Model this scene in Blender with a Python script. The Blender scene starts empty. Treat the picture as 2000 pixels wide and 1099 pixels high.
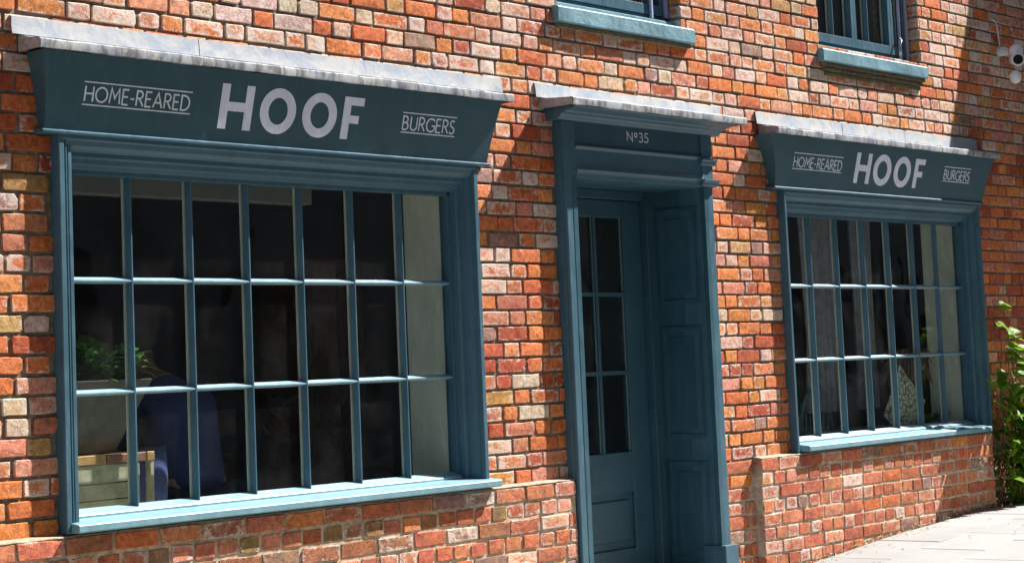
import bpy, bmesh, math, random
from mathutils import Vector, Matrix, noise
R = random.Random(7)
S = bpy.context.scene
COL = S.collection
# ------------------------------------------------------------------ camera, world, sun, exposure
YAW, PIT, ROL = 0.8792702434, 0.0940741982, -0.0427703662
FPX, PPX, PPY = 3921.9467, 991.0581, 349.8478
CAM = Vector((-5.489540463, -6.116158207, 1.3114102417))
fw = Vector((math.sin(YAW)*math.cos(PIT), math.cos(YAW)*math.cos(PIT), math.sin(PIT)))
r0 = Vector((math.cos(YAW), -math.sin(YAW), 0)); u0 = r0.cross(fw)
rr = r0*math.cos(ROL)+u0*math.sin(ROL); uu = -r0*math.sin(ROL)+u0*math.cos(ROL)
cd = bpy.data.cameras.new('camera'); cam = bpy.data.objects.new('camera', cd); COL.objects.link(cam)
M = Matrix((rr, uu, -fw)).transposed().to_4x4(); M.translation = CAM
cam.matrix_world = M
cd.sensor_fit = 'HORIZONTAL'; cd.sensor_width = 36; cd.lens = FPX/2000*36
cd.shift_x = (1000-PPX)/2000; cd.shift_y = (PPY-549.5)/2000
cd.clip_start = .1; cd.clip_end = 600
S.camera = cam
SUN = Vector((2.85, -1.0, 3.3)).normalized()
w = bpy.data.worlds.new('World'); S.world = w; w.use_nodes = True
nt = w.node_tree; nt.nodes.clear()
sk = nt.nodes.new('ShaderNodeTexSky'); sk.sky_type = 'NISHITA'; sk.sun_disc = False
sk.sun_elevation = math.asin(SUN.z); sk.sun_rotation = math.atan2(SUN.x, SUN.y)
bg = nt.nodes.new('ShaderNodeBackground'); bg.inputs[1].default_value = 0.05
ow = nt.nodes.new('ShaderNodeOutputWorld')
nt.links.new(sk.outputs[0], bg.inputs[0]); nt.links.new(bg.outputs[0], ow.inputs[0])
sl = bpy.data.lights.new('sun', 'SUN'); sl.energy = 5.0; sl.angle = math.radians(.5); sl.color = (1, .965, .91)
so = bpy.data.objects.new('sun', sl); COL.objects.link(so)
so.rotation_euler = SUN.to_track_quat('Z', 'Y').to_euler(); so.location = (0, -5, 12)
S.view_settings.view_transform = 'Standard'; S.view_settings.look = 'None'
S.view_settings.gamma = 1; S.view_settings.use_curve_mapping = False
S.view_settings.exposure = 1.38
S.cycles.max_bounces = 8; S.cycles.transparent_max_bounces = 12
S.cycles.use_denoising = True

# ------------------------------------------------------------------ materials
def newmat(name):
    m = bpy.data.materials.new(name); m.use_nodes = True
    t = m.node_tree; t.nodes.clear()
    o = t.nodes.new('ShaderNodeOutputMaterial'); b = t.nodes.new('ShaderNodeBsdfPrincipled')
    t.links.new(b.outputs[0], o.inputs[0])
    return m, t, b, o
def N(t, kind, **kw):
    n = t.nodes.new(kind)
    for k, v in kw.items():
        if k in ('operation', 'blend_type', 'data_type', 'noise_dimensions', 'feature', 'attribute_name', 'attribute_type', 'interpolation_type'):
            setattr(n, k, v)
        else: n.inputs[k].default_value = v
    return n
def noise_n(t, vec, scale, detail=4, rough=.6, dist=0):
    n = N(t, 'ShaderNodeTexNoise', Scale=scale, Detail=detail, Roughness=rough, Distortion=dist)
    t.links.new(vec, n.inputs['Vector']); return n.outputs['Fac']
def maprange(t, v, a, b, c=0., d=1.):
    n = t.nodes.new('ShaderNodeMapRange'); n.clamp = True
    for i, x in enumerate((a, b, c, d)): 
        if hasattr(x, 'node'): t.links.new(x, n.inputs[i+1])
        else: n.inputs[i+1].default_value = x
    t.links.new(v, n.inputs[0]); return n.outputs[0]
def math_n(t, op, a, b=None, clamp=False):
    n = t.nodes.new('ShaderNodeMath'); n.operation = op; n.use_clamp = clamp
    for i, x in enumerate((a, b)):
        if x is None: continue
        if hasattr(x, 'node'): t.links.new(x, n.inputs[i])
        else: n.inputs[i].default_value = x
    return n.outputs[0]
def mix(t, fac, a, b, bt='MIX'):
    n = t.nodes.new('ShaderNodeMix'); n.data_type = 'RGBA'; n.blend_type = bt
    for i, x in ((0, fac), (6, a), (7, b)):
        if hasattr(x, 'node'): t.links.new(x, n.inputs[i])
        elif i == 0: n.inputs[i].default_value = x
        else: n.inputs[i].default_value = (*x, 1)
    return n.outputs[2]
def geopos(t):
    return t.nodes.new('ShaderNodeNewGeometry').outputs['Position']
def bump(t, b, h, strength=.5, dist=.01):
    n = N(t, 'ShaderNodeBump', Strength=strength, Distance=dist)
    t.links.new(h, n.inputs['Height']); t.links.new(n.outputs[0], b.inputs['Normal'])
def stretch(t, vec, s):
    n = t.nodes.new('ShaderNodeMapping'); n.inputs['Scale'].default_value = s
    t.links.new(vec, n.inputs['Vector']); return n.outputs[0]

def brick_material(name, from_object):
    m, t, b, o = newmat(name)
    P = geopos(t)
    if from_object:
        oi = t.nodes.new('ShaderNodeObjectInfo'); colr, alpha = oi.outputs['Color'], oi.outputs['Alpha']
    else:
        a = N(t, 'ShaderNodeAttribute', attribute_name='tint'); colr, alpha = a.outputs['Color'], a.outputs['Alpha']
    rim = N(t, 'ShaderNodeAttribute', attribute_name='rim').outputs['Fac']
    big = noise_n(t, P, 16, 3, .6); mid = noise_n(t, P, 34, 8, .78, .4); fine = noise_n(t, P, 220, 3, .6)
    # hue drift inside a brick
    c1 = mix(t, maprange(t, big, .35, .7), colr, mix(t, .35, colr, (.64, .26, .07)))
    v = math_n(t, 'ADD', math_n(t, 'MULTIPLY', mid, 1.35), math_n(t, 'MULTIPLY', fine, .25))
    c2 = mix(t, 1, c1, mix(t, maprange(t, v, .55, 1.05), (.40, .36, .36), (1.45, 1.42, 1.42)), 'MULTIPLY')
    # lime and old render left on the face
    lime = noise_n(t, stretch(t, P, (1, 1, 1.4)), 24, 10, .80, .8)
    thr = math_n(t, 'SUBTRACT', .76, math_n(t, 'MULTIPLY', alpha, .38))
    thr = math_n(t, 'SUBTRACT', thr, math_n(t, 'MULTIPLY', math_n(t, 'POWER', rim, 2.5), .13))
    k = maprange(t, math_n(t, 'SUBTRACT', lime, thr), -.01, .09)
    k = math_n(t, 'MULTIPLY', k, maprange(t, fine, .3, .6, .35, .95))
    c3 = mix(t, k, c2, mix(t, maprange(t, noise_n(t, P, 9, 2), .4, .6), (.76, .62, .52), (.80, .76, .70)))
    # soot and lichen specks
    sp = noise_n(t, P, 90, 6, .75)
    c4 = mix(t, maprange(t, sp, .66, .72, 0, .8), c3, (.09, .06, .045))
    c4 = mix(t, 1, c4, mix(t, maprange(t, noise_n(t, P, 1.3, 4, .65), .35, .65), (.80, .76, .73), (1.08, 1.06, 1.05)), 'MULTIPLY')
    t.links.new(c4, b.inputs['Base Color'])
    b.inputs['Roughness'].default_value = .85; b.inputs['Specular IOR Level'].default_value = .25
    h = math_n(t, 'ADD', math_n(t, 'MULTIPLY', mid, 1.2), math_n(t, 'MULTIPLY', fine, .10))
    h = math_n(t, 'ADD', h, math_n(t, 'MULTIPLY', k, .25))
    h = math_n(t, 'SUBTRACT', h, math_n(t, 'MULTIPLY', maprange(t, sp, .60, .70), .5))
    bump(t, b, h, .7, .009)
    return m
BRICK_O = brick_material('brick', True); BRICK_A = brick_material('brick_joined', False)

def mortar_material():
    m, t, b, o = newmat('mortar'); P = geopos(t)
    z = t.nodes.new('ShaderNodeSeparateXYZ'); t.links.new(P, z.inputs[0])
    n1 = noise_n(t, P, 30, 6, .7); n2 = noise_n(t, P, 6, 4, .6)
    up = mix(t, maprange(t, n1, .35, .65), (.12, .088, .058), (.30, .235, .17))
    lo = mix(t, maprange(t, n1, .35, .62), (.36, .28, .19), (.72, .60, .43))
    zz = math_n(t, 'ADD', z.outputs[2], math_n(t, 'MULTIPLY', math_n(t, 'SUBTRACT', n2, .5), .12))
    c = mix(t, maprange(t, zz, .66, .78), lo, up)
    t.links.new(c, b.inputs['Base Color']); b.inputs['Roughness'].default_value = .95
    bump(t, b, noise_n(t, P, 120, 6, .75), .7, .006)
    return m
MORTAR = mortar_material()
FLAUNCH_ = None

def paint(name, col, rough=.42, var=.12, bumpd=.0012, chips=True, coat=0.):
    m, t, b, o = newmat(name); P = geopos(t)
    n1 = noise_n(t, P, 3.5, 4, .6); n2 = noise_n(t, stretch(t, P, (1, 1, .25)), 30, 5, .65)
    lo = tuple(c*(1-var) for c in col); hi = tuple(min(1, c*(1+var)+.004) for c in col)
    c = mix(t, maprange(t, n1, .3, .7), lo, hi)
    c = mix(t, maprange(t, n2, .48, .72, 0, .38), c, tuple(x*1.5+.02 for x in col))
    if chips:
        ch = noise_n(t, P, 38, 8, .8, .5)
        c = mix(t, maprange(t, ch, .70, .715, 0, .6), c, (.35, .36, .34))
    t.links.new(c, b.inputs['Base Color'])
    rg = maprange(t, n2, .3, .7, rough-.08, rough+.12); t.links.new(rg, b.inputs['Roughness'])
    hh = math_n(t, 'ADD', noise_n(t, P, 14, 3), math_n(t, 'MULTIPLY', noise_n(t, P, 160, 4, .7), .25))
    b.inputs['Coat Weight'].default_value = coat; b.inputs['Coat Roughness'].default_value = .38
    bump(t, b, hh, .5, bumpd*3)
    return m
TEAL = paint('teal_paint', (.048, .118, .164))
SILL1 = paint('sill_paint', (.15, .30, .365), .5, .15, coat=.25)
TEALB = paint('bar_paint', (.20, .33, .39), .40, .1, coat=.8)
TEAL_DOOR = paint('door_paint', (.032, .092, .125), .38)
SIGN = paint('sign_paint', (.030, .092, .120), .5, .06, .0006, False)
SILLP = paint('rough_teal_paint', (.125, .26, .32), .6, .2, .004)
CREAM = paint('cream_plaster', (.72, .74, .64), .8, .06)
BARBACK = paint('pale_inner_paint', (.56, .60, .52), .6, .05)
LETTER = paint('letter_paint', (.80, .82, .95), .5, .04, .0005, False)
LETTERG = paint('thin_letter_paint', (.72, .78, .86), .5, .04, .0005, False)
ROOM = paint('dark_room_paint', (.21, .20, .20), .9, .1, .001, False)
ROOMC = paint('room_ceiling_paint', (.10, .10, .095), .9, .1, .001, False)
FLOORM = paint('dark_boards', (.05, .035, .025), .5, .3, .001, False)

def lead_material():
    m, t, b, o = newmat('lead'); P = geopos(t)
    sx = t.nodes.new('ShaderNodeSeparateXYZ'); t.links.new(P, sx.inputs[0])
    n1 = noise_n(t, P, 9, 6, .7, 1.5)
    c = mix(t, maprange(t, noise_n(t, P, 3.2, 5, .7, 2.), .40, .58), (.30, .35, .43), (.46, .46, .46))
    c = mix(t, maprange(t, n1, .40, .75, 0, .5), c, (.52, .52, .51))
    st = noise_n(t, stretch(t, P, (1, .35, .35)), 17, 5, .7, .6)          # run-off streaks
    low = maprange(t, math_n(t, 'ADD', sx.outputs[2], math_n(t, 'MULTIPLY', n1, .008)), 2.622, 2.608)
    c = mix(t, math_n(t, 'MULTIPLY', maprange(t, st, .46, .60), math_n(t, 'MULTIPLY', low, .8)), c, (.10, .095, .105))
    rs = noise_n(t, stretch(t, P, (1, 1, .6)), 5.5, 6, .8, 2)
    c = mix(t, maprange(t, rs, .70, .74, 0, .75), c, (.55, .30, .12))
    t.links.new(c, b.inputs['Base Color']); b.inputs['Roughness'].default_value = .75; b.inputs['Specular IOR Level'].default_value = .2
    bump(t, b, math_n(t, 'ADD', noise_n(t, P, 12, 3, .5, 1), math_n(t, 'MULTIPLY', noise_n(t, P, 60, 3), .3)), .35, .006)
    return m
LEAD = lead_material()

def glass_material():
    m, t, b, o = newmat('window_glass'); t.nodes.remove(b)
    tr = t.nodes.new('ShaderNodeBsdfTransparent'); tr.inputs[0].default_value = (.88, .91, .90, 1)
    gl = t.nodes.new('ShaderNodeBsdfGlossy'); gl.inputs['Roughness'].default_value = .02
    P = geopos(t)
    bn = N(t, 'ShaderNodeBump', Strength=.25, Distance=.02); t.links.new(noise_n(t, P, 5, 1), bn.inputs['Height'])
    ge = t.nodes.new('ShaderNodeNewGeometry'); dt = t.nodes.new('ShaderNodeVectorMath'); dt.operation = 'DOT_PRODUCT'
    t.links.new(ge.outputs['Incoming'], dt.inputs[0]); t.links.new(ge.outputs['Normal'], dt.inputs[1])
    ca = math_n(t, 'ABSOLUTE', dt.outputs['Value'])
    fres = math_n(t, 'ADD', .055, math_n(t, 'MULTIPLY', .9, math_n(t, 'POWER', math_n(t, 'SUBTRACT', 1., ca), 5.)))
    t.links.new(bn.outputs[0], gl.inputs['Normal'])
    dust = noise_n(t, P, 3, 5, .7)
    df = t.nodes.new('ShaderNodeBsdfDiffuse'); df.inputs[0].default_value = (.5, .5, .48, 1)
    ms = t.nodes.new('ShaderNodeMixShader'); t.links.new(fres, ms.inputs[0])
    t.links.new(tr.outputs[0], ms.inputs[1]); t.links.new(gl.outputs[0], ms.inputs[2])
    m2 = t.nodes.new('ShaderNodeMixShader'); t.links.new(maprange(t, dust, .45, .8, .004, .035), m2.inputs[0])
    t.links.new(ms.outputs[0], m2.inputs[1]); t.links.new(df.outputs[0], m2.inputs[2])
    t.links.new(m2.outputs[0], o.inputs[0])
    return m
GLASS = glass_material()

def paving_material():
    m, t, b, o = newmat('paving_stone'); P = geopos(t)
    n1 = noise_n(t, P, 2.2, 5, .6); n2 = noise_n(t, P, 60, 5, .7)
    oi = t.nodes.new('ShaderNodeObjectInfo')
    c = mix(t, maprange(t, n1, .3, .7), (.25, .252, .252), (.31, .312, .31))
    c = mix(t, 1, c, mix(t, oi.outputs['Random'], (.90, .89, .87), (1.06, 1.05, 1.04)), 'MULTIPLY')
    c = mix(t, maprange(t, n2, .62, .8, 0, .5), c, (.20, .18, .15))
    t.links.new(c, b.inputs['Base Color']); b.inputs['Roughness'].default_value = .9
    bump(t, b, n2, .4, .004); return m
PAVING = paving_material()
def simple(name, col, rough=.7, metal=0, nscale=20, var=.25, bd=.003, alt=None):
    m, t, b, o = newmat(name); P = geopos(t)
    n = noise_n(t, P, nscale, 5, .65)
    c = mix(t, maprange(t, n, .32, .68), tuple(x*(1-var) for x in col), alt or tuple(min(1, x*(1+var)) for x in col))
    t.links.new(c, b.inputs['Base Color']); b.inputs['Roughness'].default_value = rough; b.inputs['Metallic'].default_value = metal
    bump(t, b, n, .4, bd); return m
FLAUNCH = simple('lime_flaunching', (.34,.27,.19), .95, 0, 50, .4, .006)
JOINT = simple('sandy_joint', (.26, .25, .22), .95, 0, 40)
ROAD = simple('street_setts', (.075,.075,.075), .9, 0, 6)
WOODL = simple('pale_wood', (.50, .46, .30), .7, 0, 18)
WOODO = simple('orange_wood', (.50, .28, .10), .6, 0, 30)
WOODR = simple('red_wood', (.28, .13, .08), .6, 0, 30)
WOODG = simple('grey_wood', (.12, .115, .095), .8, 0, 14)
SOIL = simple('soil', (.03, .02, .015), .95)
BEADM = simple('dull_bead_paint', (.16,.20,.20), .6, 0, 20, .15, .0008)
SOFFITM = simple('lit_soffit_grey', (.13,.14,.12), .9, 0, 10, .1)
SHIRT = simple('blue_cotton', (.028,.050,.19), .9, 0, 25, .2)
HAIRM = simple('dark_hair', (.012, .009, .007), .6, 0, 60)
SKINM = simple('skin', (.42, .22, .15), .6, 0, 8, .1, .0005)
TROUS = simple('dark_denim', (.02, .025, .04), .9)
CHAIRB = simple('pale_blue_chair_paint', (.10, .20, .22), .5)
FABB = simple('blue_knit', (.07, .09, .25), .95, 0, 90, .4)
WHITEP = simple('white_plastic', (.75, .76, .80), .35, 0, 8, .05, .0003)
BLACKP = simple('black_glass', (.01, .01, .012), .15, 0, 8, .05, .0003)
CURT = simple('grey_linen', (.30, .29, .32), .9, 0, 15, .25)
DRIED = simple('dried_grass', (.34, .22, .13), .9, 0, 40, .4)
STEM = simple('woody_stem', (.13, .09, .05), .9, 0, 40, .4)
METAL = simple('steel', (.5, .5, .5), .3, 1)
OPPW = simple('old_render', (.34,.33,.32), .9, 0, 3, .2)
CORBEL = simple('mossy_tile', (.16, .13, .07), .9, 0, 35, .5, .006)
def leafmat(name, c1, c2):
    m, t, b, o = newmat(name); P = geopos(t)
    oi = t.nodes.new('ShaderNodeObjectInfo')
    c = mix(t, maprange(t, noise_n(t, P, 12, 3), .35, .65), c1, c2)
    c = mix(t, math_n(t, 'MULTIPLY', oi.outputs['Random'], .5), c, c2)
    t.links.new(c, b.inputs['Base Color']); b.inputs['Roughness'].default_value = .5; b.inputs['Specular IOR Level'].default_value = .25
    tl = t.nodes.new('ShaderNodeBsdfTranslucent'); t.links.new(mix(t, .5, c, (.25, .42, .03)), tl.inputs[0])
    ms = t.nodes.new('ShaderNodeMixShader'); ms.inputs[0].default_value = .45
    t.links.new(b.outputs[0], ms.inputs[1]); t.links.new(tl.outputs[0], ms.inputs[2]); t.links.new(ms.outputs[0], o.inputs[0])
    return m
LEAFM = leafmat('creeper_leaf', (.06, .15, .02), (.20, .32, .03))
FERN = leafmat('soft_green_leaf', (.05,.18,.04), (.10,.32,.06))
def pattern_mat():
    m, t, b, o = newmat('scroll_print'); P = geopos(t)
    v = t.nodes.new('ShaderNodeTexVoronoi'); v.feature = 'DISTANCE_TO_EDGE'; v.inputs['Scale'].default_value = 26
    nn = t.nodes.new('ShaderNodeTexNoise'); nn.inputs['Scale'].default_value = 14; t.links.new(P, nn.inputs['Vector'])
    va = t.nodes.new('ShaderNodeVectorMath'); va.operation = 'MULTIPLY_ADD'; va.inputs[1].default_value = (.08, .08, .08)
    t.links.new(nn.outputs['Color'], va.inputs[0]); t.links.new(P, va.inputs[2]); t.links.new(va.outputs[0], v.inputs['Vector'])
    c = mix(t, maprange(t, v.outputs[0], .06, .11), (.13, .14, .10), (.62, .62, .46))
    t.links.new(c, b.inputs['Base Color']); b.inputs['Roughness'].default_value = .9; return m
SCROLL = pattern_mat()

# ------------------------------------------------------------------ helpers
def link(o, parent=None):
    COL.objects.link(o)
    if parent: o.parent = parent
    return o
def mesh_obj(name, verts, faces, mat, parent=None, smooth=False):
    me = bpy.data.meshes.new(name); me.from_pydata([tuple(v) for v in verts], [], faces); me.materials.append(mat)
    if smooth: me.polygons.foreach_set('use_smooth', [True]*len(me.polygons))
    me.update()
    return link(bpy.data.objects.new(name, me), parent)
class MB:
    def __init__(s): s.v = []; s.f = []
    def add(s, v, f):
        n = len(s.v); s.v += [Vector(x) for x in v]; s.f += [tuple(i+n for i in q) for q in f]; return s
    def box(s, x0, x1, y0, y1, z0, z1, b=0.):
        if b:
            # chamfer the four edges that run along the longest axis plus the ends: simple rounded box
            bm = bmesh.new(); bmesh.ops.create_cube(bm, size=1)
            for q in bm.verts: q.co = Vector(((x0+x1)/2+q.co.x*(x1-x0), (y0+y1)/2+q.co.y*(y1-y0), (z0+z1)/2+q.co.z*(z1-z0)))
            bmesh.ops.bevel(bm, geom=bm.edges[:], offset=b, segments=1, affect='EDGES')
            bm.verts.index_update(); s.add([q.co.copy() for q in bm.verts], [tuple(v.index for v in f.verts) for f in bm.faces]); bm.free(); return s
        return s.add([(x0,y0,z0),(x1,y0,z0),(x1,y1,z0),(x0,y1,z0),(x0,y0,z1),(x1,y0,z1),(x1,y1,z1),(x0,y1,z1)],
                     [(0,3,2,1),(4,5,6,7),(0,1,5,4),(1,2,6,5),(2,3,7,6),(3,0,4,7)])
    def prism(s, prof, axis, a, b, seg=1):
        """prof: list of 2D points. axis 'x': (y,z) extruded a..b; 'z': (x,y); 'y': (x,z)"""
        n = len(prof); vs = []
        for k in range(seg+1):
            t = a+(b-a)*k/seg
            for p, q in prof:
                vs.append((t,p,q) if axis == 'x' else (p,q,t) if axis == 'z' else (p,t,q))
        fs = []
        for k in range(seg):
            for i in range(n):
                j = (i+1) % n; fs.append((k*n+i, k*n+j, (k+1)*n+j, (k+1)*n+i))
        fs.append(tuple(range(n-1, -1, -1))); fs.append(tuple(seg*n+i for i in range(n)))
        return s.add(vs, fs)
    def tube(s, pts, rad, n=8, close=True):
        pts = [Vector(p) for p in pts]; rs = rad if hasattr(rad, '__len__') else [rad]*len(pts)
        base = len(s.v); up = Vector((0,0,1))
        for i, p in enumerate(pts):
            d = (pts[min(i+1, len(pts)-1)]-pts[max(i-1, 0)]).normalized()
            a = d.cross(up if abs(d.z) < .9 else Vector((1,0,0))).normalized(); b = d.cross(a)
            for k in range(n):
                t = k*2*math.pi/n; s.v.append(p+a*math.cos(t)*rs[i]+b*math.sin(t)*rs[i])
        for i in range(len(pts)-1):
            for k in range(n):
                s.f.append((base+i*n+k, base+i*n+(k+1) % n, base+(i+1)*n+(k+1) % n, base+(i+1)*n+k))
        if close:
            s.f.append(tuple(base+k for k in range(n-1, -1, -1))); s.f.append(tuple(base+(len(pts)-1)*n+k for k in range(n)))
        return s
    def build(s, name, mat, parent=None, smooth=False, fix=True, bevel=0):
        me = bpy.data.meshes.new(name); me.from_pydata([tuple(v) for v in s.v], [], s.f); me.materials.append(mat)
        if fix:
            bm = bmesh.new(); bm.from_mesh(me); bmesh.ops.recalc_face_normals(bm, faces=bm.faces[:])
            bm.to_mesh(me); bm.free()
        if smooth: me.polygons.foreach_set('use_smooth', [True]*len(me.polygons))
        o = link(bpy.data.objects.new(name, me), parent)
        if bevel:
            md = o.modifiers.new('edge', 'BEVEL'); md.width = bevel; md.segments = 2; md.limit_method = 'ANGLE'; md.angle_limit = .6
        return o
def thing(name, label, cat, loc=(0,0,0), group=None):
    o = bpy.data.objects.new(name, None); o.location = loc; COL.objects.link(o)
    o['label'] = label; o['category'] = cat
    if group: o['group'] = group
    return o
def tag(o, label, cat, group=None):
    o['label'] = label; o['category'] = cat
    if group: o['group'] = group
    return o
def struct(o): o['kind'] = 'structure'; return o

GP = [(-60,-2.2),(-20,-1.1),(-5,-.38),(0,-.13),(2,-.01),(3.2,.065),(4.32,.155),(5.13,.218),(6.25,.276),(7.2,.292),(9,.31),(60,.6)]
def gz(x):
    for (a, za), (b, zb) in zip(GP, GP[1:]):
        if x <= b: return za+(zb-za)*max(0, min(1, (x-a)/(b-a)))
    return GP[-1][1]

# ------------------------------------------------------------------ ground
xs = [-300,-60,-20,-10,-5,-2,0,1,2,2.5]+[3+.3*i for i in range(22)]+[10,20,60,300]
ys = [300,10,.3,-.5,-1.5,-3.2,-10,-40,-300]
vs = [(x, y, gz(x)-.012-(.0 if y > -3 else .09)) for y in ys for x in xs]; n = len(xs)
g = mesh_obj('ground', vs, [(j*n+i, j*n+n+i, j*n+n+i+1, j*n+i+1) for j in range(len(ys)-1) for i in range(n-1)], JOINT); struct(g)
pv = bpy.data.objects.new('pavement', None); COL.objects.link(pv); pv['kind'] = 'structure'
# paving slabs, laid in rows along the wall
slabw, slabd = .60, .40
row = 0; y = -.07
while y > -2.6:
    x = 1.6+(.3 if row % 2 else 0)
    while x < 9.4:
        wd = slabw+R.uniform(-.04, .04); j = .0018
        m = MB(); x0, x1, y0, y1 = x+j, x+wd-j, y-slabd+j, y-j; c = .005; up = R.uniform(-.0012, .0012)
        def q(a, b, d): return (a, b, gz(a)+d+up)
        m.add([q(x0,y0,-.04),q(x1,y0,-.04),q(x1,y1,-.04),q(x0,y1,-.04), q(x0,y0,-.004),q(x1,y0,-.004),q(x1,y1,-.004),q(x0,y1,-.004),
               q(x0+c,y0+c,0),q(x1-c,y0+c,0),q(x1-c,y1-c,0),q(x0+c,y1-c,0)],
              [(0,3,2,1),(0,1,5,4),(1,2,6,5),(2,3,7,6),(3,0,4,7),(4,5,9,8),(5,6,10,9),(6,7,11,10),(7,4,8,11),(8,9,10,11)])
        m.build('paving_slab', PAVING, pv, fix=False)
        x += wd
    y -= slabd; row += 1
# carriageway beyond the pavement
vs = [(x, yy, gz(x)-.085) for yy in (-2.65, -9.6) for x in xs]
struct(mesh_obj('street', vs, [(i, n+i, n+i+1, i+1) for i in range(n-1)], ROAD))

# ------------------------------------------------------------------ the brick building
building = thing('brick_building', 'old red brick building with teal timber shopfront windows and a recessed teal door', 'building')
X0, X1, ZT = -1.9, 8.6, 4.75
OPEN = [(-.785,1.625,.775,2.285), (2.268,3.562,-1.,2.575), (4.315,6.735,.775,2.285), (2.355,3.427,3.10,9), (4.875,6.132,3.13,9)]
# wall body (mortar)
def cells(rect, opens):
    x0, x1, z0, z1 = rect
    xs_ = sorted({x0, x1, *[v for o in opens for v in o[:2] if x0 < v < x1]})
    zs_ = sorted({z0, z1, *[v for o in opens for v in o[2:] if z0 < v < z1]})
    for a, b in zip(xs_, xs_[1:]):
        for c_, d in zip(zs_, zs_[1:]):
            mx, mz = (a+b)/2, (c_+d)/2
            if not any(o[0] < mx < o[1] and o[2] < mz < o[3] for o in opens): yield a, b, c_, d
mb = MB()
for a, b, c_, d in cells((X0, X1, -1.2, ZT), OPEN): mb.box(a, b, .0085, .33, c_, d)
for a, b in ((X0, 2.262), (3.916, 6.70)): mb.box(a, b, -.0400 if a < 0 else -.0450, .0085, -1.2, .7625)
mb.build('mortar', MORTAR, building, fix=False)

for a, b, yy in ((X0, 2.262, -.046), (3.916, 6.70, -.051)):
    m = MB(); m.prism([(.012,.7625),(yy+.002,.7625),(yy+.004,.766),(.0,.774),(.012,.774)], 'x', a, b, int((b-a)/.03))
    for v in m.v:
        if v.y < -.01: v.y += noise.noise(Vector((v.x*14, 2, 1)))*.008; v.z += noise.noise(Vector((v.x*17, 5, 1)))*.004
    m.build('flaunching', FLAUNCH, building, fix=False)

# bricks
def brick_shape(rnd, w_, h_, dep=.03, rough=1.):
    """outline of 10 points, arris ring, centre fan: 50 triangles. local origin = centre of front face, front towards -y"""
    hw, hh = w_/2, h_/2; c = min(.0018+rnd.random()**3*.012*rough, hh*.4)
    pts = []
    for sx, sz in ((-1,-1),(1,-1),(1,1),(-1,1)):
        ca, cb = c*rnd.uniform(.4, 1.6), c*rnd.uniform(.4, 1.6)
        a = (sx*(hw-ca), sz*hh); b = (sx*hw, sz*(hh-cb))
        pts += [a, b] if (sx, sz) in ((1,-1), (-1,1)) else [b, a]
        if (sx, sz) in ((-1,-1), (1,1)): pts.append((rnd.uniform(-.4, .4)*w_, sz*hh))
    j = .0022*rough
    pts = [(x+rnd.uniform(-j, j), z+rnd.uniform(-j, j)) for x, z in pts]
    n_ = len(pts); v = []; ti = (rnd.uniform(-.012, .012)*rough, rnd.uniform(-.02, .02)*rough)
    def fy(x, z): return x*ti[0]+z*ti[1]
    for x, z in pts: v.append((x, dep, z))
    for x, z in pts: v.append((x, .0030+rnd.uniform(0, .0022)*rough, z))
    ins = []
    for x, z in pts:
        k = rnd.uniform(.0018, .0042)
        ins.append((x-math.copysign(min(k, abs(x)), x), z-math.copysign(min(k, abs(z)), z)))
    for x, z in ins: v.append((x, fy(x, z)+rnd.uniform(0, .0012)*rough, z))
    v.append((0, fy(0, 0)-rnd.uniform(-.0008, .0016)*rough, 0))
    f = []
    for i in range(n_):
        k = (i+1) % n_
        f += [(i, k, n_+k, n_+i), (n_+i, n_+k, 2*n_+k, 2*n_+i), (2*n_+i, 2*n_+k, 3*n_)]
    rim = [1.]*(3*n_)+[0.]
    return v, f, rim
PAL = dict(
  orange=[(.72,.235,.080),(.70,.195,.065),(.75,.28,.095),(.64,.16,.060)],
  pink=[(.68,.28,.19),(.72,.35,.25),(.62,.22,.14)],
  ochre=[(.58,.30,.10),(.52,.33,.14),(.62,.25,.06)],
  deep=[(.42,.07,.04),(.48,.09,.05)],
  grey=[(.30,.19,.17),(.36,.25,.22)],
  pale=[(.74,.56,.44),(.72,.62,.52)],
  olive=[(.27,.19,.09),(.32,.17,.09),(.36,.15,.09),(.24,.17,.12)],
  dusk=[(.54,.15,.085),(.56,.19,.11),(.48,.13,.08),(.60,.22,.12)])
def tint(x, z):
    r = R.random()
    if z > 2.6:
        k = 'pink' if r < .30 else 'orange' if r < .74 else 'ochre' if r < .81 else 'pale' if r < .93 else 'grey' if r < .95 else 'deep'
        a = R.betavariate(1.4, 1.9)*.95+.06
    elif z > .765:
        k = 'orange' if r < .62 else 'pink' if r < .80 else 'ochre' if r < .84 else 'pale' if r < .89 else 'deep' if r < .98 else 'grey'
        a = R.betavariate(1.2, 2.4)*.9+.02
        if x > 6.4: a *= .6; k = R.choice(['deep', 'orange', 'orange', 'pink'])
    else:
        olive = z > .53 and -.7 < x < 1.75 and R.random() < .40
        k = 'olive' if olive else 'dusk' if r < .74 else 'pink' if r < .86 else 'orange' if r < .95 else 'grey'
        a = R.betavariate(1.2, 2.4)*.8+.05
    c = R.choice(PAL[k]); v = R.uniform(.86, 1.14)
    return (min(1, c[0]*v), c[1]*v*R.uniform(.9, 1.12), c[2]*v*R.uniform(.9, 1.15), a)
bricks = []   # (cx, y, cz, w, h, dep, tint, rot)
J = .0125
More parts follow.
